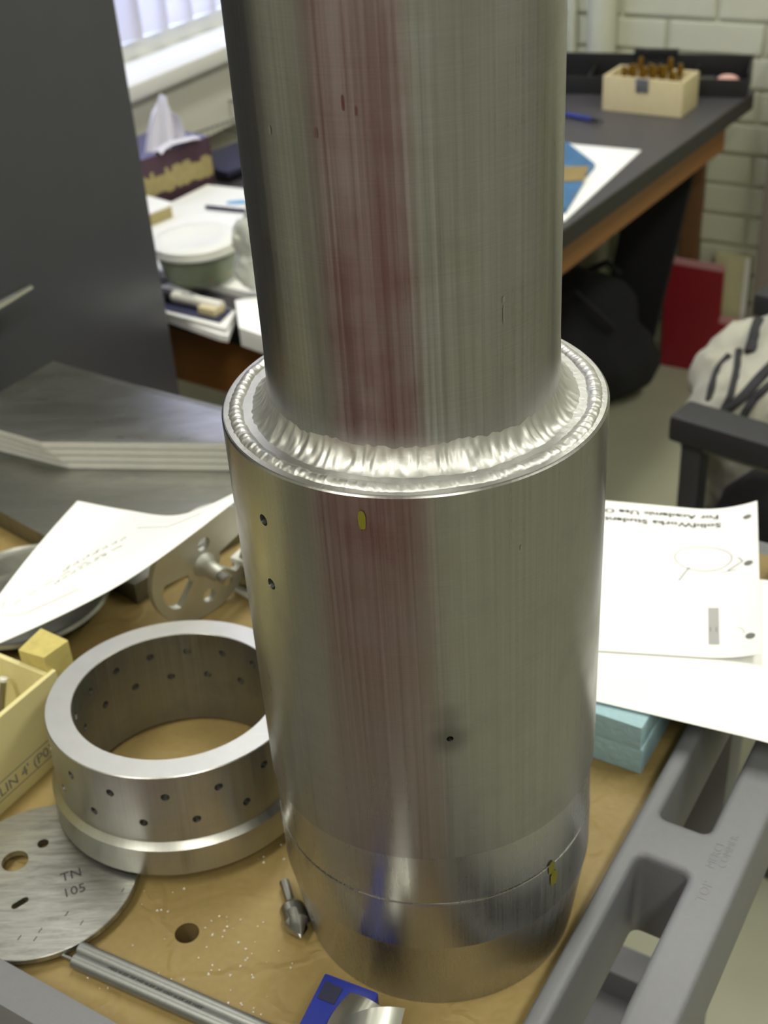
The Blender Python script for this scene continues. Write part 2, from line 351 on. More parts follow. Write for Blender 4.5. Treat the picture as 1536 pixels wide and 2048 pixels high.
def put(name, bm, m, parent=None, world=False, smooth=35, origin=None, label=None):
    """one mesh object; world=True means the vertices are in room coordinates"""
    if world and parent is not None: bmesh.ops.transform(bm, matrix=ROOTM[parent].inverted(), verts=bm.verts)
    if origin is not None: bmesh.ops.translate(bm, vec=-Vector(origin), verts=bm.verts)
    me = bpy.data.meshes.new(name); bm.to_mesh(me); bm.free()
    for mm in (m if isinstance(m, (list, tuple)) else [m]): me.materials.append(mm)
    if smooth is not None:
        me.polygons.foreach_set('use_smooth', [True] * len(me.polygons))
        me.set_sharp_from_angle(angle=R(smooth))
    o = bpy.data.objects.new(name, me); C.objects.link(o)
    if parent is not None: o.parent = parent
    if origin is not None: o.location = origin
    if parent is not None: ROOTM[o] = ROOTM[parent] @ Matrix.Translation(o.location)
    else: ROOTM[o] = Matrix.Translation(o.location)
    if label: o['label'] = label
    return o
def tag(o, label, cat, group=None):
    o['label'] = label; o['category'] = cat
    if group: o['group'] = group
    return o
def struct(name, bm, m, parent=None, smooth=35):
    o = put(name, bm, m, parent, smooth=smooth)
    if parent is None: o['kind'] = 'structure'
    return o
I4 = Matrix.Identity(4)
B = bmesh.new

# ================================================================== THE ROOM
MR = axes((0, 0, 0), RA, -RN, (0, 0, 1))      # x = towards brick wall, y = towards window, z up
S0, S1, T0, T1, CEIL = -2.1, 2.25, -2.2, 1.33, 1.95
b = B(); add_box(b, MR, (S0 - .1, T0 - .1, FLOOR - .05), (S1 + .1, T1 + .1, FLOOR)); struct('floor', b, M['floor'])
b = B(); add_box(b, MR, (S0 - .1, T0 - .1, CEIL), (S1 + .1, T1 + .1, CEIL + .05)); struct('ceiling', b, M['ceil'])
b = B(); add_box(b, MR, (S1, T0 - .1, FLOOR), (S1 + .1, T1 + .1, CEIL)); wf = struct('wall_far', b, M['mortar'])
b = B(); add_box(b, MR, (S0 - .1, T0 - .1, FLOOR), (S0, T1 + .1, CEIL)); struct('wall_near', b, M['wallpaint'])
b = B(); add_box(b, MR, (S0, T0 - .1, FLOOR), (S1, T0, CEIL)); struct('wall_right', b, M['wallpaint'])
# window wall with an opening
WX0, WX1, WZ0, WZ1 = .55, 2.15, .03, 1.6
b = B()
add_box(b, MR, (S0, T1, FLOOR), (S1, T1 + .1, WZ0)); add_box(b, MR, (S0, T1, WZ1), (S1, T1 + .1, CEIL))
add_box(b, MR, (S0, T1, WZ0), (WX0, T1 + .1, WZ1)); add_box(b, MR, (WX1, T1, WZ0), (S1, T1 + .1, WZ1))
struct('wall_left', b, M['wallpaint'])
win = B(); add_box(win, MR, (WX0, T1 + .02, WZ0), (WX1, T1 + .07, WZ0 + .05)); add_box(win, MR, (WX0, T1 + .02, WZ1 - .05), (WX1, T1 + .07, WZ1))
for x in (WX0, (WX0 + WX1) / 2 - .025, WX1 - .05): add_box(win, MR, (x, T1 + .02, WZ0), (x + .05, T1 + .07, WZ1))
wo = struct('window_1', win, M['white'])
b = B(); add_box(b, MR, (WX0 + .04, T1 + .043, WZ0 + .04), (WX1 - .04, T1 + .047, WZ1 - .04)); put('window_glass', b, M['glass'], wo)
b = B(); add_box(b, MR, (.35, 1.19, .018), (S1, T1, .045), .006); add_box(b, MR, (.35, 1.305, .045), (S1, T1, .075), .004); struct('trim_1', b, M['white'])
b = B(); add_box(b, MR, (.35, 1.215, -.105), (S1, T1, .018)); add_box(b, MR, (.35, 1.28, FLOOR), (S1, T1, -.105)); struct('trim_2', b, M['radiator'])
# vertical blinds
bt = thing('vertical_blind', 'pale vertical slat blind hanging in the window above the white sill', 'blind', rm(1.3, -1.285, .08))
b = B(); add_box(b, MR, (WX0, 1.27, 1.62), (WX1, 1.31, 1.66)); put('head_rail', b, M['white'], bt, world=True)
for i in range(21):
    x = .60 + i * .0745
    b = B()
    def sl(u, v, x=x): q = (u - .5) * .088; return rm(x + q * .97, -(1.288 + -q * .22 + .004 * (1 - (2 * u - 1) ** 2)), .082 + v * 1.54)
    add_sheet(b, sl, 4, 6, .0008); put('blind_slat', b, M['blind'], bt, world=True)
# bricks of the far wall
BL, BH, BJ = .194, .058, .009
mb = B(); add_box(mb, I4, (0, -.006, 0), (BL, .006, BH), .004, 2)
bme = bpy.data.meshes.new('brick'); mb.to_mesh(bme); mb.free(); bme.materials.append(M['brick'])
x_ref = at(0, 0, 0)
wp = atp(1337, 70, RA, S1); r_ref = wp.dot(RN); z_ref = atp(1337, 98, RA, S1).z
i_ = 0
for row in range(-14, 5):
    z = z_ref + row * (BH + BJ)
    for k in range(-4, 4):
        off = 0 if row % 2 == 0 else .5
        rr = r_ref + (k + off) * (BL + BJ) + .004
        if rr < T0 * .6 or rr > .45 or z < FLOOR: continue
        o = bpy.data.objects.new('brick', bme); C.objects.link(o)
        p_ = rm(S1 + random.uniform(-.0025, .001), rr, z); o.parent = wf
        o.matrix_local = axes(p_, RN, RA, (0, 0, 1)); i_ += 1
# pipes up the brick wall
for (px0, px1, lab) in ((1130, 1149, 'slim painted pipe climbing the brick wall behind the aluminum tube'), (1178, 1233, 'thick painted pipe climbing the brick wall left of the wooden bit box')):
    a_, c_ = atp(px0, 60, RA, S1 - .03), atp(px1, 60, RA, S1 - .03); r_ = (c_ - a_).length / 2; ce = (a_ + c_) / 2
    t = thing('wall_pipe', lab, 'pipe', (ce.x, ce.y, FLOOR)); 
    b = B(); q = Vector((ce.x, ce.y, 0)) + RA * (.026 - r_); add_cyl(b, (q.x, q.y, FLOOR), (q.x, q.y, CEIL), r_, seg=32); put('pipe', b, M['brick'], t, world=True)
    b = B(); add_cyl(b, (q.x, q.y, .9), (q.x, q.y, .93), r_ + .006, seg=32); put('pipe_collar', b, M['brick'], t, world=True)
# tall taupe casing at the right end of the wall
cs = atp(1520, 470, RA, S1 - .05); rr = cs.dot(RN)
b = B(); add_box(b, axes((0, 0, 0), RA, RN, (0, 0, 1)), (S1 - .06, rr, FLOOR), (S1, rr + .09, .0), .004); struct('trim_3', b, M['taupe'])
# ceiling lights (their lamps are inside their own builder)
def ceiling_light(s, r, lab):
    t = thing('ceiling_light', lab, 'lamp', rm(s, r, CEIL), 61, 'ceiling lights')
    b = B(); add_box(b, I4, (-.62, -.17, -.07), (.62, .17, 0), .004); put('frame', b, M['white'], t)
    b = B(); add_box(b, I4, (-.59, -.14, -.082), (.59, .14, -.071), .003); put('diffuser', b, M['lamp'], t)
    L = bpy.data.lights.new('tube_light', 'AREA'); L.shape = 'RECTANGLE'; L.size = 1.15; L.size_y = .26; L.energy = LAMP; L.color = (1.0, .985, .88)
    lo = bpy.data.objects.new('tube_light', L); C.objects.link(lo); lo.parent = t; lo.location = (0, 0, -.10)
LAMP = 20.0
for s in (-1.1, .95):
    for r in (-.45, .95): ceiling_light(s, r, 'white fluorescent ceiling light with flat diffuser, ' + ('behind the camera' if s < 0 else 'above the desk end') + (', on the window side' if r < 0 else ', on the chair side'))
# invented red chest standing in for red clothing; added for the tube's red streak
tc_ = thing('red_streak_chest', 'made-up red chest out of view, added to mirror as the red streak in the tall tube', 'tool chest', (-.62, -1.25, FLOOR), 0)
tm = axes((-.62, -1.25, FLOOR), Vector((.84, -.54, 0)), Vector((.54, .84, 0)), (0, 0, 1))
b = B(); add_box(b, tm, (-.78, -.25, .06), (.74, .20, 1.25), .01); put('body', b, M['streakred'], tc_, world=True)
for k in range(6):
    dr = B(); add_box(dr, tm, (-.76, .20, .09 + k * .19), (.72, .215, .26 + k * .19), .004); dro = put('drawer', dr, M['streakred'], tc_, world=True)
    h = B(); add_box(h, tm, (-.64, .215, .225 + k * .19), (.60, .235, .24 + k * .19), .003); put('handle', h, M['chrome'], dro, world=True)
for x in (-.70, .66):
    for y in (-.18, .13):
        b = B(); add_cyl(b, tm @ Vector((x - .02, y, .03)), tm @ Vector((x + .02, y, .03)), .03); put('caster', b, M['black'], tc_, world=True)

# ================================================================== THE CART
cart = thing('utility_cart', 'grey plastic utility cart carrying the welded tube and loose metal parts', 'cart', ct(0, -.3, FLOOR), 59)
MC = axes((0, 0, 0), E1, N1, (0, 0, 1))
EF, EB = -.163, .395
NE = -.665
HOLE = at(374, 1866, 0.0)
def holed_quad(bm, quad, hole, r, z, seg=40):
    """flat plate in the z plane with a round hole in it"""
    t = bmesh.new(); ang = [2 * PI * i / seg for i in range(seg)]
    inner = [t.verts.new((hole.x + r * math.cos(a), hole.y + r * math.sin(a), z)) for a in ang]
    outer = []
    for a in ang:
        d = Vector((math.cos(a), math.sin(a))); best = 1e9
        for i in range(4):
            p, q = quad[i], quad[(i + 1) % 4]; e = (q - p).to_2d(); w_ = (p - hole).to_2d(); den = d.x * e.y - d.y * e.x
            if abs(den) < 1e-9: continue
            s_ = (w_.x * e.y - w_.y * e.x) / den; u_ = (w_.x * d.y - w_.y * d.x) / den
            if s_ > 0 and -1e-6 <= u_ <= 1 + 1e-6: best = min(best, s_)
        outer.append(t.verts.new((hole.x + d.x * best, hole.y + d.y * best, z)))
    for i in range(seg): j = (i + 1) % seg; t.faces.new((inner[i], outer[i], outer[j], inner[j]))
    # corners
    for qv in quad:
        ds = sorted(range(seg), key=lambda i: (outer[i].co.to_2d() - qv.to_2d()).length)[:2]
        i, j = sorted(ds)
        if (i, j) == (0, seg - 1): i, j = j, i
        v = t.verts.new((qv.x, qv.y, z)); t.faces.new((outer[i], v, outer[j]))
    bmesh.ops.recalc_face_normals(t, faces=t.faces); return t
quad = [ct(EF, NE), ct(EF, .0835), ct(EB, .0835), ct(EB, NE)]
# kraft paper, with a hole punched through to the bench board
t = holed_quad(None, quad, HOLE, .0068, 0.0)
bmesh.ops.subdivide_edges(t, edges=[e for e in t.edges if e.calc_length() > .05], cuts=3, use_grid_fill=True)
kp = put('kraft_paper', t, M['kraft'], smooth=60); tag(kp, 'brown kraft paper covering the cart top under all the metal parts', 'paper')
t = holed_quad(None, quad, HOLE, .0072, -.0006); ex = bmesh.ops.extrude_face_region(t, geom=t.faces[:]); bmesh.ops.translate(t, vec=(0, 0, -.018), verts=[v for v in ex['geom'] if isinstance(v, bmesh.types.BMVert)])
bmesh.ops.recalc_face_normals(t, faces=t.faces); put('bench_board', t, M['board'], cart, world=True)
b = B(); add_box(b, MC, (EF, NE, -.05), (EB, .0835, -.019)); put('deck', b, M['cart'], cart, world=True)
# handle side: inner rail, slots with bridges, outer bar (one moulding)
hb = B(); add_box(hb, MC, (EF - .022, .0835, -.045), (EB, .1505, .021), .0)
cut = B()
for (a0, a1) in ((-.20, .0585), (.088, .345)):
    sl_ = B(); pts = []
    for (cx, cy, a) in ((a1 - .006, .1255 - .006, 0), (a0 + .006, .1255 - .006, 90), (a0 + .006, .0958 + .004, 180), (a1 - .006, .0958 + .004, 270)):
        for k in range(5): q = R(a + k * 22.5); pts.append((cx + .005 * math.cos(q), cy + .005 * math.sin(q)))
    add_prism(cut, pts, -.2, .2, MC); sl_.free()
# underside relief below the bridges and beneath the outer bar
hb = drill(hb, cut)
def bevel_bm(bm, w, seg=3, ang=40):
    es = [e for e in bm.edges if len(e.link_faces) == 2 and e.calc_face_angle(0) > R(ang)]
    bmesh.ops.bevel(bm, geom=es, offset=w, segments=seg, profile=.6, affect='EDGES', clamp_overlap=True)
bmesh.ops.remove_doubles(hb, verts=hb.verts, dist=1e-5); bmesh.ops.dissolve_limit(hb, angle_limit=R(1), verts=hb.verts, edges=hb.edges)
try: bevel_bm(hb, .0050)
except Exception: pass
put('handle_rail', hb, M['cart'], cart, world=True, smooth=40)
# embossed letters on the outer bar
for (txt, px, py, sz) in (('TOP', 1409, 1806, .0078), ('MERCI', 1427, 1738, .0068), ('COMMER', 1449, 1738, .0062)):
    o_ = at(px, py, .0211)
    b = B(); add_text(b, txt, sz, axes(o_, E1, -N1, (0, 0, 1)), .00012); put('embossed_lettering', b, M['cart'], cart, world=True)
# front rail, far rail, left rail
b = B(); add_box(b, MC, (EF - .022, NE - .02, -.07), (EF, .0835, .02), .005); put('front_rail', b, M['cart'], cart, world=True)
b = B(); add_box(b, MC, (EB, NE - .02, -.07), (EB + .02, .1505, -.002), .004); put('back_rail', b, M['cart'], cart, world=True)
b = B(); add_box(b, MC, (EF - .022, NE - .02, -.07), (EB + .02, NE, -.002), .004); put('end_rail', b, M['cart'], cart, world=True)
b = B(); add_box(b, MC, (EF, NE, -.53), (EB - .03, .07, -.51)); add_box(b, MC, (EB - .065, NE, -.53), (EB - .03, .07, -.475), .004); add_box(b, MC, (EF, .04, -.53), (EB - .03, .07, -.475), .004)
put('lower_shelf', b, M['cart'], cart, world=True)
for (e, n_) in ((EF, .03), (EB - .04, .03), (EF, NE), (EB - .04, NE)):
    b = B(); add_box(b, MC, (e, n_, FLOOR + .1), (e + .04, n_ + .04, -.05), .006); lg = put('post', b, M['cart'], cart, world=True)
    q = MC @ Vector((e + .02, n_ + .02, FLOOR + .05))
    b = B(); add_cyl(b, q - N1 * .016, q + N1 * .016, .05, seg=28, bev=.005); add_box(b, Matrix.Translation(q), (-.008, -.02, .0), (.008, .02, .055)); put('caster', b, M['black'], lg, world=True)

# ================================================================== THE WELDED TUBE
H1, ZA, R0, R1, R2, R3, ZB, ZC = .3148, .1176, .0616, .0825, .0814, .0747, .0843, .0517
tb = thing('welded_tube', 'tall aluminum tube welded onto a wider tube, standing on the kraft paper', 'tube')
b = B(); add_rev(b, [(R0 + .0006, H1 + .002), (R0 + .0004, H1 + .016), (R0, H1 + .03), (R0, .62), (R0 - .003, .62), (R0 - .003, H1 + .002)], 160, closed=True)
put('upper_tube', b, M['tube'], tb, smooth=30, label='narrow brushed upper tube')
# lower tube with drilled holes
b = B(); add_rev(b, [(R1, ZA), (R1, H1 - .0006), (R1 - .0006, H1), (R1 - .006, H1), (R1 - .006, ZA)], 160, closed=True)
cut = B()
for az, z, r in ((-140.5, .2885, .0026), (-140.8, .256, .0026), (-84.6, .1916, .0015), (39, .2885, .0026), (39, .256, .0026)):
    d_ = Vector((math.cos(R(az)), math.sin(R(az)), 0)); add_cyl(cut, d_ * (R1 - .0045) + Vector((0, 0, z)), d_ * (R1 + .004) + Vector((0, 0, z)), r, seg=20)
b = drill(b, cut); put('lower_tube', b, M['lower'], tb, smooth=30, label='wide lower tube with small drilled holes')
# flange plate on top of the lower tube
b = B(); add_rev(b, [(R1 - .0012, H1 - .004), (R1 - .0010, H1 + .0004), (R1 - .0035, H1 + .0006), (R0 - .001, H1 + .0006), (R0 - .001, H1 - .004)], 160, closed=True); put('flange_plate', b, M['flange'], tb, smooth=30)
def saw(x):
    x = x - math.floor(x); return (x / .75) ** .8 if x < .75 else 1 - (x - .75) / .25
def nz1(a, k, s): return noise.noise(Vector((math.cos(a) * k, math.sin(a) * k, s)))
NP = 15
prof = [(0, j / (NP - 1) * 2 - 1) for j in range(NP)]
def bead(a, j, r, u):
    rc = .0763 + .0007 * nz1(a, 4, 3.1); hw = .0033 + .0006 * nz1(a, 9, 8.2)
    ph = a * 105 / (2 * PI) + .35 * nz1(a, 6, 1.7) - .55 * u * u
    h = .0017 * (1 - u * u) ** .7 * (.86 + .14 * saw(ph)) * (1 + .35 * nz1(a, 14, 5.5) + .2 * nz1(a, 45, 2.2))
    return rc + u * hw + .0004 * nz1(a, 40, u), H1 + .0005 + h - .0003 * abs(u)
b = B(); add_rev(b, prof, 1260, disp=bead); put('outer_weld_bead', b, M['weld'], tb, smooth=70)
def fillet(a, j, r, u):
    v = (u + 1) / 2                                # 0 at the plate, 1 up the tube
    w_ = .0086 + .0012 * nz1(a, 5, 9.3) + .0006 * nz1(a, 22, 2.2); hh = .0115 + .0022 * nz1(a, 4, 4.4) + .001 * nz1(a, 25, 7.7)
    ph = a * 48 / (2 * PI) + .5 * nz1(a, 6, 6.1) - .5 * (2 * v - 1) ** 2
    q = v * PI / 2; bul = .62 + .12 * nz1(a, 9, 12.1)
    rr = R0 + w_ * ((1 - v) ** (1 / bul) * .75 + (1 - v) * .25); zz = hh * (v ** (1 / bul) * .75 + v * .25)
    k = math.sin(PI * v) ** .6 * .00016 * (saw(ph) - .4) + .0005 * nz1(a, 26, v * 2.0) * math.sin(PI * v)
    return rr + k * .8, H1 + .0004 + zz + k
b = B(); add_rev(b, [(0, j / 19 * 2 - 1) for j in range(20)], 1080, disp=fillet); put('inner_weld_bead', b, M['weld'], tb, smooth=70)
# base ring: neck inside the tube, groove, lip, tapered foot
b = B(); add_rev(b, [(R3, 0), (R2 - .0002, ZC - .0008), (R2 + .0003, ZC + .0008), (R2 + .0003, ZB - .009), (R2 + .0002, ZB - .0004), (.0815, ZB), (.0807, ZB + .0001), (.0807, ZB + .0009), (.0813, ZB + .0010), (.0812, .100), (.0812, ZA + .002), (.068, ZA + .002), (.066, 0)], 160, closed=True)
put('base_ring', b, M['base'], tb, smooth=12)
def patch(bm, rad, az, z, wz, hz, off=.00015, n_=20):
    t = bmesh.new(); vs = [t.verts.new((math.cos(R(az)) * (rad + off), math.sin(R(az)) * (rad + off), z))]
    ring = []
    for i in range(n_):
        q = 2 * PI * i / n_; k = 1 + .04 * math.sin(5 * q)
        aa = R(az) + wz * math.copysign(abs(math.cos(q)) ** .7, math.cos(q)) * k / rad; zz = z + hz * math.copysign(abs(math.sin(q)) ** .7, math.sin(q)) * k
        rr = rad(zz) if callable(rad) else rad
        ring.append(t.verts.new((math.cos(aa) * (rr + off), math.sin(aa) * (rr + off), zz)))
    for i in range(n_): t.faces.new((vs[0], ring[i], ring[(i + 1) % n_]))
    bmesh.ops.recalc_face_normals(t, faces=t.faces); merge(bm, t)
b = B(); patch(b, R1, -105.6, .3040, .0015, .0042, .0004); put('paint_mark', b, M['yellow'], tb, label='yellow paint dab below the flange')
b = B(); patch(b, R2 + .0003, -46.5, .0745, .0026, .0050, .0005); patch(b, R2 + .0003, -47.8, .0830, .0022, .0042, .0004); put('paint_mark', b, M['yellow'], tb, label='green-yellow paint dab on the base ring')
for (rd_, az, z, wz, hz) in ((R0, -56.2, .3785, .0007, .0012), (R0, -56.2, .3725, .0004, .0035), (R0, -137, .4422, .0007, .0016), (R0, -117.5, .4441, .0007, .0018), (R1, -62.0, .2828, .0005, .0012), (R0, -107.5, .4545, .0005, .0026), (R0, -103.5, .452, .0004, .0016)):
    b = B(); patch(b, rd_, az, z, wz, hz); put('scuff_mark', b, M['steel'], tb)

# ================================================================== HOLED RING, leaning a little on the disc
nzv = Vector((.023, .068, 1)).normalized(); xv = (Vector((1, 0, 0)) - nzv * nzv.x).normalized(); yv = nzv.cross(xv)
ORG = Vector((-.1534, .0861, .0062))
MRG = axes(ORG, xv, yv, nzv)
hr = thing('drilled_ring', 'short thick aluminum ring with two rows of drilled holes, left of the tube', 'ring', mtx=MRG)
RO, RI, RL, ZT, ZL, ZCH = .0763, .0607, .0798, .0692, .019, .0216
b = B(); add_rev(b, [(.0623, 0), (RL - .0006, 0), (RL, .0006), (RL, ZL - .0004), (RL - .0004, ZL), (RO + .0006, ZCH), (RO, ZCH + .0008), (RO, ZT - .0005), (RO - .0005, ZT), (RI + .0004, ZT), (RI, ZT - .0004), (.0615, .02), (.0620, .001)], 160, closed=True)
cut = B()
for i in range(16):
    for (off, z) in ((-86.8, .0552), (-97.6, .0367)):
        az = off + i * 22.4; d_ = Vector((math.cos(R(az)), math.sin(R(az)), 0)); add_cyl(cut, d_ * .055 + Vector((0, 0, z)), d_ * .083 + Vector((0, 0, z)), .0025, seg=18)
b = drill(b, cut)
me_ = None
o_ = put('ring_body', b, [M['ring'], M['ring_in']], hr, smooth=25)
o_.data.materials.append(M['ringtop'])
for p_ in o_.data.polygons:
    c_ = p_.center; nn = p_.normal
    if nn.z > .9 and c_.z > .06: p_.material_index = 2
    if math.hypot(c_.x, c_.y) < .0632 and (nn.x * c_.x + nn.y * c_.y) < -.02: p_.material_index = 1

# ================================================================== SMALL THINGS ON THE CART
# scratched disc
DC, DR = Vector((-.2290, .0122)), .0566
dm = rotz((DC.x, DC.y, 0), 0)
dk = thing('round_plate', 'scratched round aluminum plate with handwritten marks at the left edge', 'plate', (DC.x, DC.y, .0045))
b = B(); add_rev(b, [(0.0001, 0), (DR - .0004, 0), (DR, .0004), (DR, .0036), (DR - .0004, .004), (.0001, .004)], 120)
cut = B()
for (px, py, r) in ((30, 1722, .0078), (86, 1687, .0034)):
    q = at(px, py, .0085) - Vector((DC.x, DC.y, .0045)); add_cyl(cut, (q.x, q.y, -.01), (q.x, q.y, .02), r, seg=28)
q0, q1 = at(30, 1812, .0085) - Vector((DC.x, DC.y, .0045)), at(50, 1800, .0085) - Vector((DC.x, DC.y, .0045))
d_ = (q1 - q0); d_.z = 0; d_.normalize(); nrm = Vector((-d_.y, d_.x, 0)); pts = []
for k in range(9): a = PI / 2 + PI * k / 8; pts.append(q0 + d_ * math.cos(a) * .0021 + nrm * math.sin(a) * .0021)
for k in range(9): a = -PI / 2 + PI * k / 8; pts.append(q1 + d_ * math.cos(a) * .0021 + nrm * math.sin(a) * .0021)
add_prism(cut, pts, -.01, .02)
b = drill(b, cut); put('disc_body', b, M['plate'], dk, smooth=30)
for (txt, px, py, sz) in (('TN', 122, 1764, .009), ('105', 126, 1796, .009)):
    o_ = at(px, py, .0086); u_ = (at(px + 50, py - 16, .0086) - o_).normalized(); v_ = Vector((0, 0, 1)).cross(u_)
    b = B(); add_text(b, txt, sz, axes(o_, u_, v_, (0, 0, 1)), .00008); put('marker_writing', b, M['ink'], dk, world=True)
for (px, py) in ((160, 1850), (77, 1865), (35, 1880), (242, 1785), (130, 1832), (67, 1882)):
    o_ = at(px, py, .00862); b = B(); add_cyl(b, o_, o_ + Vector((.0012, .003, 0)), .00022, seg=6); put('marker_tick', b, M['ink'], dk, world=True)
# two grey rods
for k, (p0, p1, lab) in enumerate((((160, 1897), (640, 2108), 'upper of two grey rods lying side by side at the bottom edge'), ((148, 1920), (600, 2120), 'lower of two grey rods lying side by side, printed and with a wire lead'))):
    rd = .0041
    a_, c_ = at(*p0, .0045), at(*p1, .0045); a_.z = c_.z = rd + .0002
    t = thing('metal_rod', lab, 'rod', (a_.x, a_.y, 0), group='rods on the kraft paper')
    b = B(); add_cyl(b, a_, c_, rd, seg=32, bev=.0005); put('rod', b, M['rod'], t, world=True)
    dd = (c_ - a_).normalized()
    b = B(); add_cyl(b, a_, a_ - dd * .016, .0012, seg=12, bev=.0002); put('wire_lead', b, M['steel'], t, world=True)
    if k:
        side = Vector((0, 0, 1)).cross(dd)
        b = B(); nn = (Vector((0, 0, 1)) * .8 + side * .6).normalized()
        add_text(b, 'HSS 0.25 35 HS 0.25 35 OD 0.25 35 HSS', .0036, axes(a_ + dd * .022 + nn * (rd + .00005) - nn.cross(dd) * .0012, dd, nn.cross(dd), nn), .00006); put('printed_lettering', b, M['ink'], t, world=True)
# countersink bit
a_, c_ = at(567, 1754, .008), at(602, 1878, .007); a_.z = .0040; c_.z = .0072
dd = (c_ - a_).normalized(); L = (c_ - a_).length
cb = thing('countersink_bit', 'small steel countersink bit lying at the foot of the tube', 'tool', (a_.x, a_.y, 0))
b = B(); add_cyl(b, a_, a_ + dd * L * .50, .0030, seg=24, bev=.0005); put('shank', b, M['steel'], cb, world=True)
hd = B(); mh = facing(a_ + dd * L * .42, dd)
add_rev(hd, [(.0001, 0), (.0042, .0002), (.0060, .0014), (.0072, .0036), (.0074, L * .34), (.0062, L * .39), (.0001, L * .57)], 36)
bmesh.ops.transform(hd, matrix=mh, verts=hd.verts)
cut = B()
for k in range(3):
    fl = B(); add_box(fl, mh @ Matrix.Rotation(R(120 * k + 75), 4, 'Z') @ Matrix.Translation((0, 0, L * .20)), (.0013, .0003 * k, 0), (.03, .0052, L * .8))
    me_ = bpy.data.meshes.new('t'); fl.to_mesh(me_); fl.free(); cut.from_mesh(me_); bpy.data.meshes.remove(me_)
hd = drill(hd, cut); put('fluted_head', hd, M['steel'], cb, world=True, smooth=25)
# blue clamp with silver pad
bl = thing('blue_clamp', 'blue plastic clamp jaw with a silver pad in front of the tube', 'clamp', at(660, 2010, 0))
b = B(); zt = .034
P_ = [at(x, y, zt).to_2d() for (x, y) in ((650, 1945), (757, 1985), (744, 2022), (692, 2004), (640, 2130), (556, 2130))]
add_prism(b, P_, .0, zt, bev=.0015); put('jaw', b, M['blue'], bl, world=True)
b = B(); add_prism(b, [at(x, y, zt).to_2d() for x, y in ((652, 1962), (686, 1978), (668, 2010), (634, 1996))], zt - .004, zt + .0004); put('recess_shade_patch', b, M['navy'], bl, world=True)  # dark blue patch on the jaw; a recess's shade given as colour
def pad(u, v):
    x0, y0 = 703 + 66 * u, 1989 + 33 * u - 5 * math.sin(PI * u)
    x1, y1 = 645 + 95 * u, 2100 + 20 * u
    return at(x0 + (x1 - x0) * (v ** .8) - 10 * math.sin(PI * v) * (1 - u), y0 + (y1 - y0) * v, .046 - .006 * (2 * u - 1) ** 2 + .006 * v)
b = B(); add_sheet(b, pad, 12, 10, .0022); put('silver_pad', b, M['silver'], bl, world=True)
b = B(); q = at(705, 2050, .045); add_cyl(b, (q.x, q.y, .004), (q.x, q.y, .046), .009, seg=24, bev=.001); put('pad_mount', b, M['steel'], bl, world=True)
def pad2(u, v): return at(680 + 128 * u - 22 * v, 2042 - 20 * u - 14 * math.sin(PI * u * .9) + 90 * v, .052 - .006 * (2 * u - 1) ** 2)
b = B(); add_sheet(b, pad2, 14, 8, .0018); put('silver_cover', b, M['silver'], bl, world=True)
# cream wooden box at the left
WN, WE, WH = -.2665, -.014, .065
bx = thing('cream_wood_box', 'cream wooden box with stamped lettering and a corner post, far left', 'box', ct(WE - .1, WN - .08, 0), 59)
b = B(); add_box(b, MC, (WE - .26, WN - .0035, 0), (WE + .004, WN, WH), .0006); nearw = put('side_panel', b, M['cream'], bx, world=True)
b = B(); add_text(b, 'PANKLIN 4\' (P031P)', .0105, axes(ct(WE - .088, WN + .0001, .0115), E1, (0, 0, 1), N1), .00008); put('stamped_lettering', b, M['greyink'], nearw, world=True)
b = B(); add_box(b, MC, (WE - .088, WN + .00005, .0085), (WE - .012, WN + .0001, .0092)); add_box(b, MC, (WE - .088, WN + .00005, .0215), (WE - .012, WN + .0001, .0222)); put('stamped_border', b, M['greyink'], nearw, world=True)
b = B(); add_box(b, MC, (WE - .0035, WN - .17, 0), (WE, WN - .0035, WH), .0006); put('end_panel', b, M['cream'], bx, world=True)
b = B(); add_box(b, MC, (WE - .26, WN - .17, 0), (WE - .0035, WN - .0035, .004)); put('bottom', b, M['cream'], bx, world=True)
b = B(); add_box(b, MC, (WE - .26, WN - .1735, 0), (WE, WN - .17, WH), .0006); put('side_panel', b, M['cream'], bx, world=True)
b = B(); add_box(b, MC, (WE + .0005, WN - .027, 0), (WE + .022, WN - .0038, WH + .010), .001)
for v in b.verts:
    if v.co.z > WH: v.co.z += .002 * noise.noise(v.co * 200)
put('corner_post', b, M['cream_end'], bx, world=True)
q = at(-5, 1395, .045); ps = thing('pen_stub', 'thin dark metal pin poking up inside the cream wooden box', 'pin', (q.x, q.y, .0045))
b = B(); add_cyl(b, q + Vector((.004, .006, .008)), q + Vector((-.006, -.012, -.0395)), .0022, bev=.0004); put('pin_shaft', b, M['steel'], ps, world=True)
b = B(); add_cyl(b, q + Vector((.004, .006, .008)), q + Vector((.0046, .0069, .0104)), .003, bev=.0004); put('pin_head', b, M['edge'], ps, world=True)
# dish under the left sheet
q = Vector((-.302, .283, 0)); ds = thing('metal_dish', 'dull round metal dish half hidden under the handwritten sheet', 'dish', q)
b = B(); add_rev(b, [(.0001, .001), (.052, .001), (.058, .012), (.064, .013), (.065, .0115), (.060, .0095), (.054, 0), (.0001, 0)], 72); put('dish_body', b, M['slab'], ds)
b = B(); add_rev(b, [(.0625, .0125), (.064, .0148), (.0655, .0125)], 72, closed=True); put('rolled_rim', b, M['sheet_al'], ds)
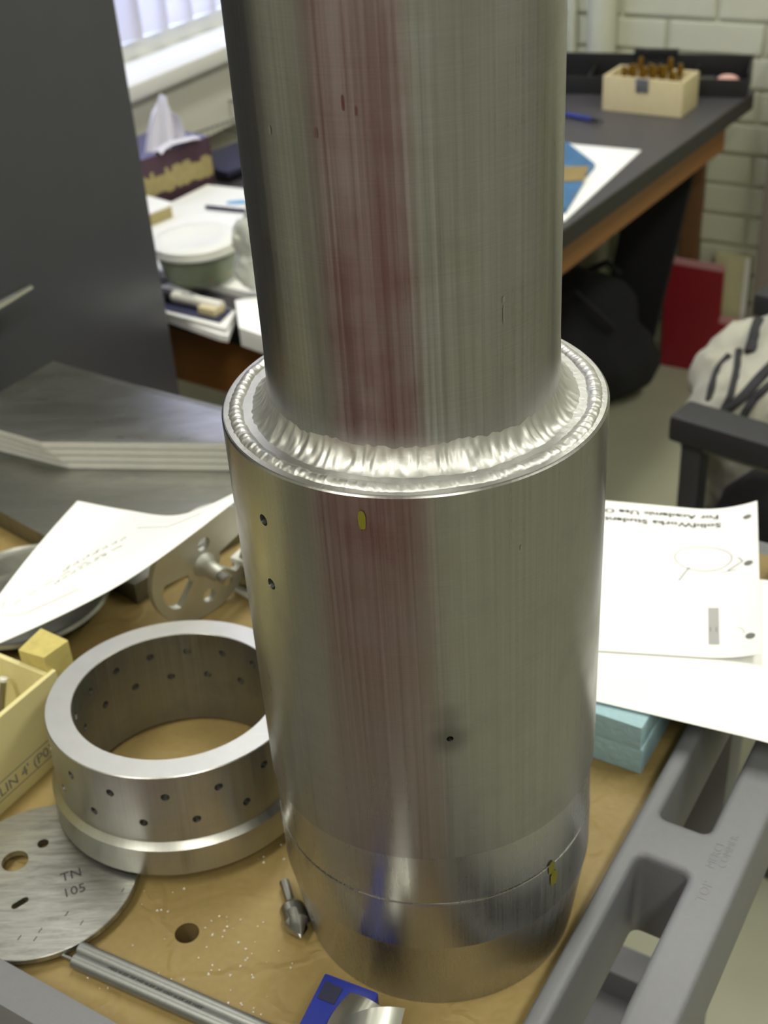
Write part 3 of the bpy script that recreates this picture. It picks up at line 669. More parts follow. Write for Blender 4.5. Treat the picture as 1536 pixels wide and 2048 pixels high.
# thick slab and the fanned stack of plates on it
sb = B(); add_prism(sb, [ct(*p).to_2d() for p in ((.185, -.66), (.128, -.33), (.37, -.28), (.39, -.66))], 0, .0185, bev=.0006)
tag(put('metal_slab', sb, M['slab'], smooth=30), 'thick dull metal slab lying under the stack of plates at left', 'slab')
base = [Vector((-.3321, .5948)), Vector((-.045, .424)), Vector((-.070, .405)), Vector((-.1614, .4386)), Vector((-.3222, .4589)), Vector((-.400, .505))]
for k in range(4):
    b = B(); sh = (3 - k); off = Vector((.0065 * sh, -.001 * sh))
    pts = [p + off * (1 if i in (3, 4) else .25) for i, p in enumerate(base)]
    z0 = .0187 + k * .0066; t = thing('metal_plate', ('bottom', 'second from bottom', 'second from top', 'topmost')[k] + ' brushed plate in the stack of four on the slab', 'plate', (-.25, .5, z0), group='plates stacked on the slab')
    add_prism(b, pts, z0, z0 + .0064, bev=.0011); o_ = put('plate_body', b, [M['sheet_al'], M['edge']], t, world=True, smooth=30)
    for p_ in o_.data.polygons:
        if abs(p_.normal.z) < .5: p_.material_index = 1
# little stack of plates and a white card beside the tube
for k in range(5):
    z0 = .0004 + k * .0062; e = E1
    b = B(); add_box(b, MC, (.176 + .0008 * (k % 2), -.274, z0), (.235, -.205, z0 + .0056), .0005)
    t = tag(put('small_block', b, M['steel'] if k < 4 else M['white'], smooth=30), ('lowest grey bar', 'second grey bar', 'third grey bar', 'fourth grey bar', 'white bar on top')[k] + ' of the small stack just left of the tube', 'bar', 'bars stacked behind the hub')
b = B(); P_ = [at(x, y, .002).to_2d() for x, y in ((455, 1172), (505, 1200), (520, 1130), (488, 1140))]
add_prism(b, P_, 0.0004, .002); tag(put('white_card', b, M['white']), 'small white card lying between the hub plate and the tube', 'card')
# spoked hub plate, leaning
HR = .047
hc = at(404, 1126, .040)
vd_ = (CP - hc).normalized(); tdir = CR * .83 - CU * .56; tdir = (tdir - vd_ * tdir.dot(vd_)).normalized()
hn = (vd_ * math.cos(R(50)) + tdir * math.sin(R(50))).normalized()
hx = (tdir - hn * tdir.dot(hn)).normalized(); hy = hn.cross(hx)
hc = at(404, 1126, HR * math.sqrt(1 - hn.z ** 2) + .0015 * hn.z + .0005)
hp = thing('hub_plate', 'round aluminum hub plate with cut-outs and a stub shaft, leaning behind the ring', 'hub', mtx=axes(hc, hx, hy, hn))
b = B(); add_rev(b, [(.0001, -.0025), (HR - .0005, -.0025), (HR, -.002), (HR, .002), (HR - .0005, .0025), (.0001, .0025)], 96)
cut = B()
for (ad_, half) in ((-104, 24), (42, 27)):
    a0 = R(ad_); pts = []
    for i in range(13): q = a0 - R(half) + R(2 * half) * i / 12; e_ = abs(i / 6 - 1) ** 3 * .004; pts.append(((.0395 - e_) * math.cos(q), (.0395 - e_) * math.sin(q)))
    for i in range(13): q = a0 + R(half - 4) - R(2 * half - 8) * i / 12; pts.append((.0150 * math.cos(q), .0150 * math.sin(q)))
    add_prism(cut, pts, -.02, .02)
for (ad_, rr_, r_) in ((138, .0175, .0058), (-33, .0300, .0058)):
    a1 = R(ad_); add_cyl(cut, (rr_ * math.cos(a1), rr_ * math.sin(a1), -.02), (rr_ * math.cos(a1), rr_ * math.sin(a1), .02), r_, seg=20)
b = drill(b, cut); put('spoked_disc', b, M['hub'], hp, smooth=30)
b = B(); add_rev(b, [(.0001, .001), (.0105, .001), (.0082, .005), (.0066, .009), (.0060, .022), (.0001, .022)], 40); put('stub_shaft', b, M['hub'], hp, smooth=30)
b = B()
prof = [(.0001, .022)] + [(.0042 + (.0005 if i % 2 else 0), .022 + .0005 * i) for i in range(14)] + [(.0032, .0295), (.0001, .0295)]
add_rev(b, prof, 28); put('threaded_tip', b, M['steel'], hp)
# handwritten sheet at left
A_, B_, C_, D_ = at(155, 1002, .045), at(478, 982, .122), at(-90, 1342, .070), at(-80, 1300, .072)
def hs(u, v):
    # u: from left edge to the lifted corner, v: from far edge to near edge
    top = [A_, at(250, 1020, .050), at(360, 1030, .096), B_]
    bot = [D_, at(-10, 1290, .070), at(250, 1163, .090), B_ + Vector((.002, -.004, -.002))]
    def cat(P, t):
        t *= 3; i = min(int(t), 2); f = t - i; p0 = P[max(i - 1, 0)]; p1 = P[i]; p2 = P[i + 1]; p3 = P[min(i + 2, 3)]
        return .5 * ((2 * p1) + (p2 - p0) * f + (2 * p0 - 5 * p1 + 4 * p2 - p3) * f * f + (3 * p1 - p0 - 3 * p2 + p3) * f ** 3)
    return cat(top, u) * (1 - v) + cat(bot, u) * v + Vector((0, 0, .004 * math.sin(PI * v) * (1 - u)))
b = B(); add_sheet(b, hs, 24, 16, .0003); hsh = put('handwritten_sheet', b, M['paper']); tag(hsh, 'white curled sheet with pencil notes lying over the cream box and dish', 'paper')
def stroke_on(fn, pts, r, bm):
    P = []
    for (u, v) in pts:
        p_ = Vector(fn(u, v)); q_ = Vector(fn(u + .01, v)) - p_; s_ = Vector(fn(u, v + .01)) - p_; nn = q_.cross(s_).normalized()
        if nn.z < 0: nn = -nn
        P.append(p_ + nn * (.00025))
    add_tube(bm, P, r, 4)
b = B()
for (u0, v0, u1, v1, am) in ((.34, .52, .52, .22, .035), (.36, .62, .50, .40, .02), (.22, .74, .56, .30, .012)):
    n_ = 46; random.seed(int(u0 * 100)); pts = [(u0 + (u1 - u0) * i / n_, v0 + (v1 - v0) * i / n_ + am * math.sin(i * 2.1) * random.uniform(.2, 1)) for i in range(n_ + 1)]
    for s_ in range(0, n_ - 5, 6): stroke_on(hs, pts[s_:s_ + 5], .0004, b)
stroke_on(hs, [(.10, .72), (.2, .80), (.34, .82), (.5, .76)], .0002, b); stroke_on(hs, [(.05, .5), (.14, .66), (.12, .85)], .0002, b); stroke_on(hs, [(.5, .16), (.66, .2), (.8, .22)], .0002, b)
put('pencil_notes', b, M['palegrey'], hsh, world=True)
# blue foam block under the drawing sheets
fb = thing('foam_block', 'pale blue foam block under the white drawing sheets at right', 'foam', ct(.165, .02, 0), 59)
b = B(); add_box(b, MC, (.134, -.02, .0003), (.225, .068, .0205), .0012); put('foam_layer', b, M['foam'], fb, world=True)
b = B(); add_box(b, MC, (.1335, -.02, .0207), (.224, .0668, .0385), .0012)
put('foam_layer', b, M['foam'], fb, world=True)
# the drawing sheets
def lerp4(a, c, d, e, u, v): return (a * (1 - u) + c * u) * (1 - v) + (e * (1 - u) + d * u) * v
L0, L1_, L2, L3 = at(1020, 1330, .040), at(1700, 1250, .040), at(1640, 1511, .040), at(1060, 1372, .040)
L0 = at(1100, 1130, .0395); L1_ = at(1560, 1160, .0395)
def low(u, v): return lerp4(L0, L1_, L2, L3, u, v) + Vector((0, 0, -.010 * max(0, u - .75) ** 2 * 4 + .0005))
b = B(); add_sheet(b, low, 16, 12, .0003); tag(put('blank_sheet', b, M['paper']), 'blank white sheet sticking out under the printed drawing, over the handle', 'paper')
Z2 = .0415
T0_, T1_, T2_, T3_ = at(1105, 992, Z2), at(1511, 1029, Z2), at(1521, 1322, Z2), at(1090, 1295, Z2)
def drw(u, v):
    p_ = lerp4(T0_, T1_, T2_, T3_, u, v); lift = .012 * max(0, u - .7) ** 2 / .09 * (1 - v) + .006 * max(0, u - .75) ** 2 / .06 * v
    return p_ + Vector((0, 0, lift))
b = B(); add_sheet(b, drw, 28, 20, .0003); dsh = put('printed_drawing', b, M['paper']); tag(dsh, 'printed drawing sheet with three punched holes, upside down right of tube', 'paper')
def on_sheet(fn, bm, body, u, v, du, dv, size, ext=.00003):
    """flat print that follows the sheet: the text plane is mapped into sheet coordinates"""
    t = bmesh.new(); add_text(t, body, 1.0, I4, .0, bold=.035)
    xs = [q.co.x for q in t.verts]; w_ = max(xs)
    for q in t.verts:
        x, y = q.co.x / w_, q.co.y
        uu, vv = u + du * x + size[0] * y, v + dv * x + size[1] * y
        p_ = Vector(fn(uu, vv)); a1 = Vector(fn(uu + .005, vv)) - p_; a2 = Vector(fn(uu, vv + .005)) - p_; nn = a1.cross(a2).normalized()
        if nn.z < 0: nn = -nn
        q.co = p_ + nn * .0003
    me = bpy.data.meshes.new('t'); t.to_mesh(me); t.free(); bm.from_mesh(me); bpy.data.meshes.remove(me)
b = B()
on_sheet(drw, b, 'SolidWorks Student Edition.', .835, .112, -.80, .015, (0, .050))
on_sheet(drw, b, 'For Academic Use Only.', .825, .048, -.65, .012, (0, .050))
put('printed_heading', b, M['ink'], dsh, world=True)
el = [(.745 + .135 * math.cos(q) , .375 + .085 * math.sin(q)) for q in [2 * PI * i / 40 for i in range(41)]]
for (nm_, pl, r_) in (('circle_outline', el, .0004), ('leader_line', [(.68, .44), (.655, .485), (.63, .535)], .0005), ('dimension_line', [(.86, .46), (.90, .43), (.93, .41), (.91, .38)], .0005), ('dimension_line', [(.83, .47), (.90, .46)], .00025),
                      ('pencil_tick', [(.90, .83), (.92, .84), (.93, .87)], .0002), ('faint_line', [(.06, .17), (.42, .19)], .00015)):
    b = B(); stroke_on(drw, pl, r_, b); put(nm_, b, M['palegrey'], dsh, world=True)
def flat_patch(bm, fn, u0, u1, v0, v1, off=.0003):
    t = bmesh.new(); g = [[None] * 5 for _ in range(5)]
    for i in range(5):
        for j in range(5): g[i][j] = t.verts.new(Vector(fn(u0 + (u1 - u0) * i / 4, v0 + (v1 - v0) * j / 4)) + Vector((0, 0, off)))
    for i in range(4):
        for j in range(4): t.faces.new((g[i][j], g[i + 1][j], g[i + 1][j + 1], g[i][j + 1]))
    bmesh.ops.recalc_face_normals(t, faces=t.faces); merge(bm, t)
b = B(); flat_patch(b, drw, .765, .815, .70, .925); put('grey_side_view', b, M['sideview'], dsh, world=True)
b = B(); flat_patch(b, drw, .772, .776, .82, .85, .0004); flat_patch(b, drw, .800, .804, .82, .85, .0004); put('side_view_lines', b, M['greyink'], dsh, world=True)
for v in (.10, .43, .89):
    b = B()
    p_ = Vector(drw(.953, v)) + Vector((0, 0, .00035)); u_ = (Vector(drw(.96, v)) - Vector(drw(.953, v))).normalized(); w_ = Vector((0, 0, 1)).cross(u_)
    t = bmesh.new(); t.faces.new([t.verts.new(p_ + u_ * .0032 * math.cos(2 * PI * i / 18) + w_ * .0032 * math.sin(2 * PI * i / 18)) for i in range(18)]); merge(b, t); put('punched_hole', b, M['greyink'], dsh, world=True)
# metal shavings: nobody could count them
b = B(); random.seed(11)
for (px, py, sx, sy, n_) in ((500, 1890, 90, 60, 26), (350, 1930, 190, 60, 24), (320, 1810, 60, 40, 8), (545, 1700, 30, 30, 6), (480, 2010, 60, 20, 8), (190, 1960, 40, 20, 4)):
    for i in range(n_):
        q = at(px + random.uniform(-sx, sx), py + random.uniform(-sy, sy), .0006); s_ = random.uniform(.0003, .0010)
        t = bmesh.new(); bmesh.ops.create_cone(t, segments=3, radius1=s_, radius2=s_ * .3, depth=s_ * .8, cap_ends=True)
        merge(b, t, Matrix.Translation(q) @ Matrix.Rotation(random.uniform(0, 6), 4, 'Z') @ Matrix.Rotation(random.uniform(-1, 1), 4, 'X'))
sh = put('metal_shavings', b, M['shaving'], smooth=None); sh['kind'] = 'stuff'; tag(sh, 'bright specks of metal shavings scattered on the kraft paper', 'shavings')

# ================================================================== BACKGROUND
# charcoal cabinet
ce = Vector((-.306, .98, 0)); MCB = axes((ce.x, ce.y, 0), -RA, -RN, (0, 0, 1))    # x towards the camera along its front, y into it
cb = thing('steel_cabinet', 'tall charcoal steel cabinet with a chrome lever handle at left', 'cabinet', (ce.x, ce.y, FLOOR))
b = B(); add_box(b, MCB, (0, .0, FLOOR), (.92, .44, 1.15), .003); put('body', b, M['cabinet'], cb, world=True)
b = B(); add_box(b, MCB, (.062, -.012, FLOOR + .05), (.90, -.001, 1.12), .002); dr = put('door', b, M['cabinet'], cb, world=True)
b = B(); hq = atp(58, 574, RN, MCB.translation.dot(RN) + .05); hq2 = atp(-60, 640, RN, MCB.translation.dot(RN) + .05)
add_tube(b, [hq, hq.lerp(hq2, .5), hq2], [.006, .009, .010], 12, .6); put('lever_handle', b, M['chrome'], dr, world=True)
b = B(); add_cyl(b, hq2 - RN * .045, hq2, .014, seg=20, bev=.002); put('handle_boss', b, M['chrome'], dr, world=True)
# desk
dcor = Vector((.2387, 1.3282, 0)) - DA * .4926                   # near right corner
MD = axes((dcor.x, dcor.y, 0), DA, -DN, (0, 0, 1))               # x along its length, y to the window
DL, DW = 1.30, .74
dk_ = thing('work_desk', 'long dark-topped desk with oak aprons running to the brick wall', 'desk', (dcor.x, dcor.y, FLOOR), 56)
b = B(); add_box(b, MD, (0, 0, DESK - .004), (DL, DW, DESK), .001); put('desktop', b, M['desk'], dk_, world=True)
b = B(); add_box(b, MD, (.001, .001, DESK - .034), (DL, DW, DESK - .0045), .001); put('edge_band', b, M['deskedge'], dk_, world=True)
for lo, hi in (((.03, .045, DESK - .115), (DL - .02, .065, DESK - .035)), ((.03, DW - .065, DESK - .115), (DL - .02, DW - .045, DESK - .035)), ((.03, .066, DESK - .135), (.05, DW - .066, DESK - .035)), ((DL - .04, .066, DESK - .115), (DL - .02, DW - .066, DESK - .035))):
    b = B(); add_box(b, MD, lo, hi, .001); put('apron', b, M['oak'], dk_, world=True)
for (x, y) in ((.03, .045), (.03, DW - .105), (DL - .30, .42), (DL - .09, DW - .105)):
    for _ in (0,):
        b = B(); add_box(b, MD, (x, y, FLOOR), (x + .06, y + .06, DESK - .035), .002); put('leg', b, M['oak'], dk_, world=True)
a_, c_ = atp(1366, 400, RA, S1 - .034), atp(1403, 400, RA, S1 - .034)
pk = thing('brown_plank', 'brown wooden plank standing on end against the brick wall by the desk', 'plank', ((a_.x + c_.x) / 2, (a_.y + c_.y) / 2, FLOOR))
b = B(); add_box(b, axes((0, 0, 0), RA, RN, (0, 0, 1)), (S1 - .034, a_.dot(RN), FLOOR + .001), (S1 - .014, c_.dot(RN), -.20), .001); put('plank_body', b, M['oak2'], pk, world=True)
b = B(); add_box(b, axes((0, 0, 0), RA, RN, (0, 0, 1)), (S1 - .034, a_.dot(RN) + .001, -.1998), (S1 - .014, c_.dot(RN) - .001, -.1985)); put('plank_end', b, M['boxwood'], pk, world=True)
# black panel put in for the dark area under the desk; black bag
pb0, pb1 = at(1290, 752, FLOOR), at(1245, 770, FLOOR)
bo = thing('black_panel', 'flat black portfolio leaning under the far end of the desk', 'panel', pb0)
top = atp(1392, 335, Vector((0, 0, 1)), DESK - .16); ud = top - pb0; sd = (-RA * .3 + Vector((-.25, .05, 0))).normalized()
b = B(); add_sheet(b, lambda u, v: pb0 + Vector((0, 0, .004)) + ud * v * .98 + Vector((-.86, .5, 0)) * (.13 * u), 4, 8, .02); put('panel_board', b, M['blackcloth'], bo, world=True)
b = B(); add_tube(b, [pb0 + ud * .5 + Vector((-.10, .045, 0)), pb0 + ud * .5 + Vector((-.13, .04, .03)), pb0 + ud * .5 + Vector((-.16, .075, 0))], .008, 8); put('panel_loop', b, M['strap'], bo, world=True)
bc = at(1170, 800, FLOOR); bag = blob([((bc.x - .10, bc.y + .02, FLOOR + .12), (.16, .11, .12)), ((bc.x + .05, bc.y, FLOOR + .10), (.11, .09, .10)), ((bc.x - .02, bc.y + .03, FLOOR + .20), (.13, .08, .10)), ((bc.x - .24, bc.y - .02, FLOOR + .11), (.14, .11, .11))], .014, 6)
crumple(bag, .02, 9)
for v in bag.verts: v.co.z = max(v.co.z, FLOOR + .002)
bt_ = thing('black_bag', 'soft black bag slumped on the floor under the desk', 'bag', (bc.x, bc.y, FLOOR))
put('bag_body', bag, M['blackcloth'], bt_, world=True)
b = B(); add_tube(b, [Vector((bc.x - .12, bc.y - .06, FLOOR + .24)), Vector((bc.x - .04, bc.y - .07, FLOOR + .30)), Vector((bc.x + .05, bc.y - .05, FLOOR + .20))], .009, 8, .5); put('bag_strap', b, M['strap'], bt_, world=True)
# red board and cream board against the brick wall
rp = .04
def rw(px, py): q = atp(px, py, RA, S1 - rp); return Vector((q.dot(RN), q.z))
rb = thing('red_board', 'L-shaped dark red board standing on the floor against the brick wall', 'board', rm(S1 - rp, rw(1385, 730).x, FLOOR))
P_ = [rw(1325, 724), rw(1600, 775), rw(1600, 668), rw(1441, 642), rw(1450, 541), rw(1335, 521)]; P_[0].y = P_[1].y = FLOOR + .001
Q = axes((0, 0, 0), RN, (0, 0, 1), -RA)
b = B(); add_prism(b, [(p.x, p.y) for p in P_], -(S1 - rp), -(S1 - rp) + .012, Q); put('board_panel', b, M['red'], rb, world=True)
for (i, j) in ((3, 2), (5, 4)):
    a_, c_ = P_[i], P_[j]; b = B(); add_prism(b, [(a_.x, a_.y), (c_.x, c_.y), (c_.x, c_.y + .012), (a_.x, a_.y + .012)], -(S1 - rp), -(S1 - rp) + .012, Q); put('pale_edge', b, M['rededge'], rb, world=True)
P_ = [rw(1440, 665), rw(1483, 672), rw(1497, 520), rw(1452, 515)]
q_ = [(p.x, p.y) for p in P_]; xw0, xw1, zt_ = q_[0][0], q_[1][0], q_[3][1]
cbw = thing('cream_board', 'narrow cream board standing behind the red board', 'board', rm(S1 - .02, xw0, FLOOR))
b = B(); add_box(b, axes((0, 0, 0), RA, RN, (0, 0, 1)), (S1 - .026, xw0 - .03, FLOOR + .001), (S1 - .008, xw1, zt_), .001); put('cream_panel', b, M['creamboard'], cbw, world=True)
b = B(); add_box(b, axes((0, 0, 0), RA, RN, (0, 0, 1)), (S1 - .027, xw1 - .012, FLOOR + .001), (S1 - .0262, xw1, zt_)); put('edge_strip', b, M['white'], cbw, world=True)
# black parts tray at the back of the desk
ta, tb_ = at(1040, 186, DESK), at(1494, 197, DESK); tx = (tb_ - ta); TLn = tx.length; tx.normalize(); ty = Vector((-tx.y, tx.x, 0))
MT = axes((ta.x, ta.y, DESK + .0005), tx, ty, (0, 0, 1)); TD, TH = .125, .034
tr = thing('parts_tray', 'long black parts tray at the back of the desk by the bricks', 'tray', (ta.x, ta.y, DESK))
b = B(); add_box(b, MT, (0, 0, 0), (TLn, TD, .004)); put('tray_floor', b, M['black'], tr, world=True)
for lo, hi in (((0, 0, .004), (TLn, .004, TH)), ((0, TD - .004, .004), (TLn, TD, TH + .016)), ((0, .004, .004), (.004, TD - .004, TH)), ((TLn - .004, .004, .004), (TLn, TD - .004, TH + .012))):
    b = B(); add_box(b, MT, lo, hi, .001); put('tray_wall', b, M['black'], tr, world=True)
for x in (.30, .52, .76): 
    b = B(); add_box(b, MT, (TLn * x, .004, .004), (TLn * x + .003, TD - .004, TH - .004)); put('divider', b, M['black'], tr, world=True)
b = B(); add_box(b, MT, (TLn * .47, TD - .008, TH + .010), (TLn * .67, TD + .002, TH + .026), .004); put('tray_handle', b, M['black'], tr, world=True)
def tray_item(name, x, y, lab, cat, mt, kind):
    p_ = MT @ Vector((TLn * x, y, .0042)); b = B()
    if kind == 'bits':
        for i in range(7): q = p_ + tx * random.uniform(-.03, .03) + ty * random.uniform(-.02, .02); add_cyl(b, q + Vector((0, 0, .003)), q + tx * .02 + ty * random.uniform(-.01, .01) + Vector((0, 0, .006)), .003, seg=8)
    elif kind == 'bar': add_box(b, axes(p_, tx, ty, (0, 0, 1)), (-.022, -.012, 0), (.022, .012, .016), .002)
    else:
        t = bmesh.new(); bmesh.ops.create_uvsphere(t, u_segments=20, v_segments=12, radius=1); merge(b, t, axes(p_ + Vector((0, 0, .012)), tx * .022, ty * .015, Vector((0, 0, .012))))
    return tag(put(name, b, mt), lab, cat)
tray_item('metal_tabs', .36, .06, 'heap of olive metal tabs at the left of the black tray', 'tabs', M['tan'], 'bits')['kind'] = 'stuff'
tray_item('grey_bar', .80, .07, 'small grey metal bar lying in the black tray right of the bit box', 'bar', M['steel'], 'bar')
tray_item('pink_eraser', .905, .06, 'rounded pink rubber piece at the right end of the black tray', 'eraser', M['pink'], 'ball')
# wooden bit box with gold bits
wa, wb_, wc = at(1204, 221, DESK), at(1362, 237, DESK), at(1395, 212, DESK)
wx = (wb_ - wa); WL = wx.length; wx.normalize(); wy = Vector((-wx.y, wx.x, 0)); WD = .085; WHt = .064
MW = axes((wa.x, wa.y, DESK + .0006), wx, wy, (0, 0, 1))
wbx = thing('bit_box', 'small open wooden box of gold bits standing on the desk', 'box', (wa.x, wa.y, DESK), 0)
for lo, hi, nm in (((0, 0, 0), (WL, .007, WHt), 'front_panel'), ((0, WD - .007, 0), (WL, WD, WHt), 'back_panel'), ((0, .0071, 0), (.007, WD - .0071, WHt), 'end_panel'), ((WL - .007, .0071, 0), (WL, WD - .0071, WHt), 'end_panel'), ((.007, .007, 0), (WL - .007, WD - .007, .03), 'bit_block')):
    b = B(); add_box(b, MW, lo, hi, .0008); put(nm, b, M['boxwood'], wbx, world=True)
b = B(); add_box(b, MW, (WL * .42, -.002, .040), (WL * .58, -.0002, .064), .0006); add_cyl(b, MW @ Vector((WL * .42, -.002, .062)), MW @ Vector((WL * .58, -.002, .062)), .003, seg=10); put('latch', b, M['steel'], wbx, world=True)
random.seed(3)
for i in range(12):
    x, y = WL * (.20 + .62 * (i % 6) / 5), .026 + .032 * (i // 6); z0 = .0304; h = random.uniform(.042, .060)
    p_ = MW @ Vector((x, y, z0))
    t = thing('router_bit', 'gold bit standing in the wooden box, ' + ('front' if i < 6 else 'back') + ' row, ' + ('first', 'second', 'third', 'fourth', 'fifth', 'last')[i % 6] + ' from the left', 'bit', p_, group='gold bits in the wooden box')
    b = B(); add_cyl(b, (0, 0, 0), (0, 0, h * .6), .0032, seg=12, bev=.0004); put('shank', b, M['gold'], t)
    b = B(); add_rev(b, [(.0001, h * .6), (.0055, h * .6), (.0062, h * .7), (.0045, h), (.0001, h)], 12); put('cutter', b, M['gold'], t)
# pen, papers, booklet on the desk right
p0, p1 = at(1118, 226, DESK + .005), at(1206, 243, DESK + .005); pt = thing('blue_pen', 'blue pen lying on the dark desk in front of the wooden box', 'pen', (p0.x, p0.y, DESK))
for v in (p0, p1): v.z = DESK + .0052
b = B(); add_cyl(b, p0, p0.lerp(p1, .75), .0045, seg=16, bev=.0006); put('barrel', b, M['penblue'], pt, world=True)
b = B(); add_cyl(b, p0.lerp(p1, .75), p1, .0042, .0012, seg=16); put('tip', b, M['black'], pt, world=True)
b = B(); add_prism(b, [at(x, y, DESK).to_2d() for x, y in ((1050, 275), (1150, 291), (1282, 303), (1128, 445), (1020, 400))], DESK + .0004, DESK + .0022); tag(put('desk_paper', b, M['paper']), 'white papers on the dark desk just right of the tall tube', 'paper')
bk = thing('blue_booklet', 'blue and tan booklet on the white desk papers right of the tube', 'booklet', at(1130, 350, DESK))
b = B(); add_prism(b, [at(x, y, DESK + .01).to_2d() for x, y in ((1060, 280), (1135, 284), (1190, 327), (1175, 345), (1060, 340))], DESK + .0024, DESK + .010); put('cover', b, M['booklet'], bk, world=True)
b = B(); add_prism(b, [at(x, y, DESK + .011).to_2d() for x, y in ((1060, 334), (1178, 332), (1168, 360), (1060, 368))], DESK + .0101, DESK + .0112); put('tan_band', b, M['tan'], bk, world=True)
b = B(); add_prism(b, [at(x, y, DESK + .01).to_2d() for x, y in ((1060, 370), (1166, 362), (1132, 418), (1060, 420))], DESK + .0024, DESK + .010); put('back_cover', b, M['booklet'], bk, world=True)
# left part of the desk ------------------------------------------------
ZP = DESK + .0005
# white paper pile
b = B(); add_prism(b, [at(x, y, DESK + .012).to_2d() for x, y in ((200, 500), (300, 425), (414, 369), (560, 385), (600, 520), (520, 590), (330, 545))], ZP, DESK + .012, bev=.0008); tag(put('paper_pile', b, M['paper']), 'pile of white paper under the round salad tub', 'paper')
p0, p1 = at(412, 417, DESK + .0135), at(520, 428, DESK + .0135)
b = B(); add_cyl(b, p0 + Vector((0, 0, .003)), p1 + Vector((0, 0, .003)), .0030, seg=12, bev=.0004); tag(put('grey_pencil', b, M['navy']), 'dark pencil lying on the white paper pile', 'pencil')
q = at(478, 405, DESK + .0122); b = B(); add_rev(b, [(.0001, .0001), (.020, .0001), (.021, .0012), (.0001, .0016)], 24, Matrix.Translation(q) @ Matrix.Diagonal((1, .45, 1, 1))); tag(put('blue_sticker', b, M['skyblue']), 'light blue round sticker on the white paper pile', 'sticker')
# tissue box
z_ = DESK + .0006
ba, bb_ = at(278, 430, z_), at(432, 370, z_); bx_ = (bb_ - ba); TL = bx_.length; bx_.normalize(); by_ = Vector((-bx_.y, bx_.x, 0)); THt = .083; TW = .115
MB_ = axes((ba.x, ba.y, z_), bx_, by_, (0, 0, 1)); tcn = MB_ @ Vector((TL / 2, TW / 2, 0))
tbx = thing('tissue_box', 'plum cardboard tissue box with a cream bamboo band and slate top', 'tissue box', (tcn.x, tcn.y, z_))
b = B(); add_box(b, MB_, (-.04, 0, 0), (TL, TW, THt), .001); put('carton', b, M['tissuebox'], tbx, world=True)
b = B(); add_box(b, MB_, (-.038, .002, THt), (TL - .002, TW - .002, THt + .0006)); put('carton_top', b, M['tissuetop'], tbx, world=True)
b = B(); random.seed(5)
for i in range(26):
    x0 = -.036 + (TL + .034) * i / 26; add_box(b, MB_, (x0, -.0006, .018 + random.uniform(0, .006)), (x0 + (TL + .034) / 26 - .0006, -.0001, .052 + random.uniform(-.004, .008)))
put('bamboo_band', b, M['bandcream'], tbx, world=True)
b = B(); n_ = 20
tp = at(331, 296, z_ + THt + .0004)
def tis(u, v):
    q = (u - .5) * 2; w_ = .042 * (1 - v) ** .7 + .016 * v
    f = math.sin(u * 9.5) * .010 * (1 - v * .5) + .004 * math.sin(u * 23)
    hgt = .085 * v * (1 - .35 * abs(q + .25)) 
    return tp + bx_ * (q * w_ + .012 * v) + by_ * f + Vector((0, 0, hgt + .0008))
add_sheet(b, tis, 26, 12, .0005); put('tissue', b, M['tissue'], tbx, world=True)
b = B()
add_sheet(b, lambda u, v: tp + bx_ * ((u - .5) * .09 + .014) + by_ * ((v - .5) * .035 - .010 + .006 * math.sin(u * 8)) + Vector((0, 0, .002 + .009 * math.sin(PI * u) * (1 - v * .3) + .004 * math.sin(v * 6))), 16, 6, .0005); put('tissue_fold', b, M['tissue'], tbx, world=True)
# white note against the box
b = B(); z2 = DESK + .050
fr = Vector((-by_.x, -by_.y, 0)); q = MB_ @ Vector((TL * .08, -.055, 0))
t = thing('white_notepad', 'white notepad lying on a cream block in front of the tissue box', 'notepad', (q.x, q.y, z_))
b = B(); add_box(b, axes((q.x, q.y, z_), bx_, by_, (0, 0, 1)), (-.10, -.03, .0126), (-.012, .05, .030), .001); put('cream_block', b, M['bandcream'], t, world=True)
b = B(); add_box(b, axes((q.x, q.y, z_), bx_, by_, (0, 0, 1)), (-.10, -.03, .0302), (-.006, .055, .034), .0006); put('pad', b, M['paper'], t, world=True)
# navy binder and wire basket
b = B(); q = MB_ @ Vector((TL + .012, .02, 0)); add_box(b, axes((q.x, q.y, z_), bx_, by_, (0, 0, 1)), (0, -.04, .0125), (.15, .075, .022), .002); tag(put('navy_binder', b, M['navy']), 'flat navy binder lying right of the tissue box', 'binder')
q = MB_ @ Vector((TL + .01, .10, 0)); MBk = axes((q.x, q.y, z_), bx_, by_, (0, 0, 1))
wk = thing('wire_basket', 'galvanised wire basket behind the navy binder, under the window sill', 'basket', (q.x, q.y, z_))
BLn, BWd, BHt = .22, .14, .06
b = B()
for z in (.003, BHt): add_tube(b, [MBk @ Vector(p) for p in ((0, 0, z), (BLn, 0, z), (BLn, BWd, z), (0, BWd, z), (0, 0.001, z))], .0022, 8)
put('rim', b, M['wire'], wk, world=True)
b = B()
for i in range(19):
    x = BLn * i / 18; add_tube(b, [MBk @ Vector(p) for p in ((x, 0, BHt), (x, 0, .003), (x, BWd, .003), (x, BWd, BHt))], .0009, 6)
for j in range(1, 7):
    y = BWd * j / 7; add_tube(b, [MBk @ Vector(p) for p in ((0, y, BHt), (0, y, .003), (BLn, y, .003), (BLn, y, BHt))], .0009, 6)
put('mesh', b, M['wire'], wk, world=True)
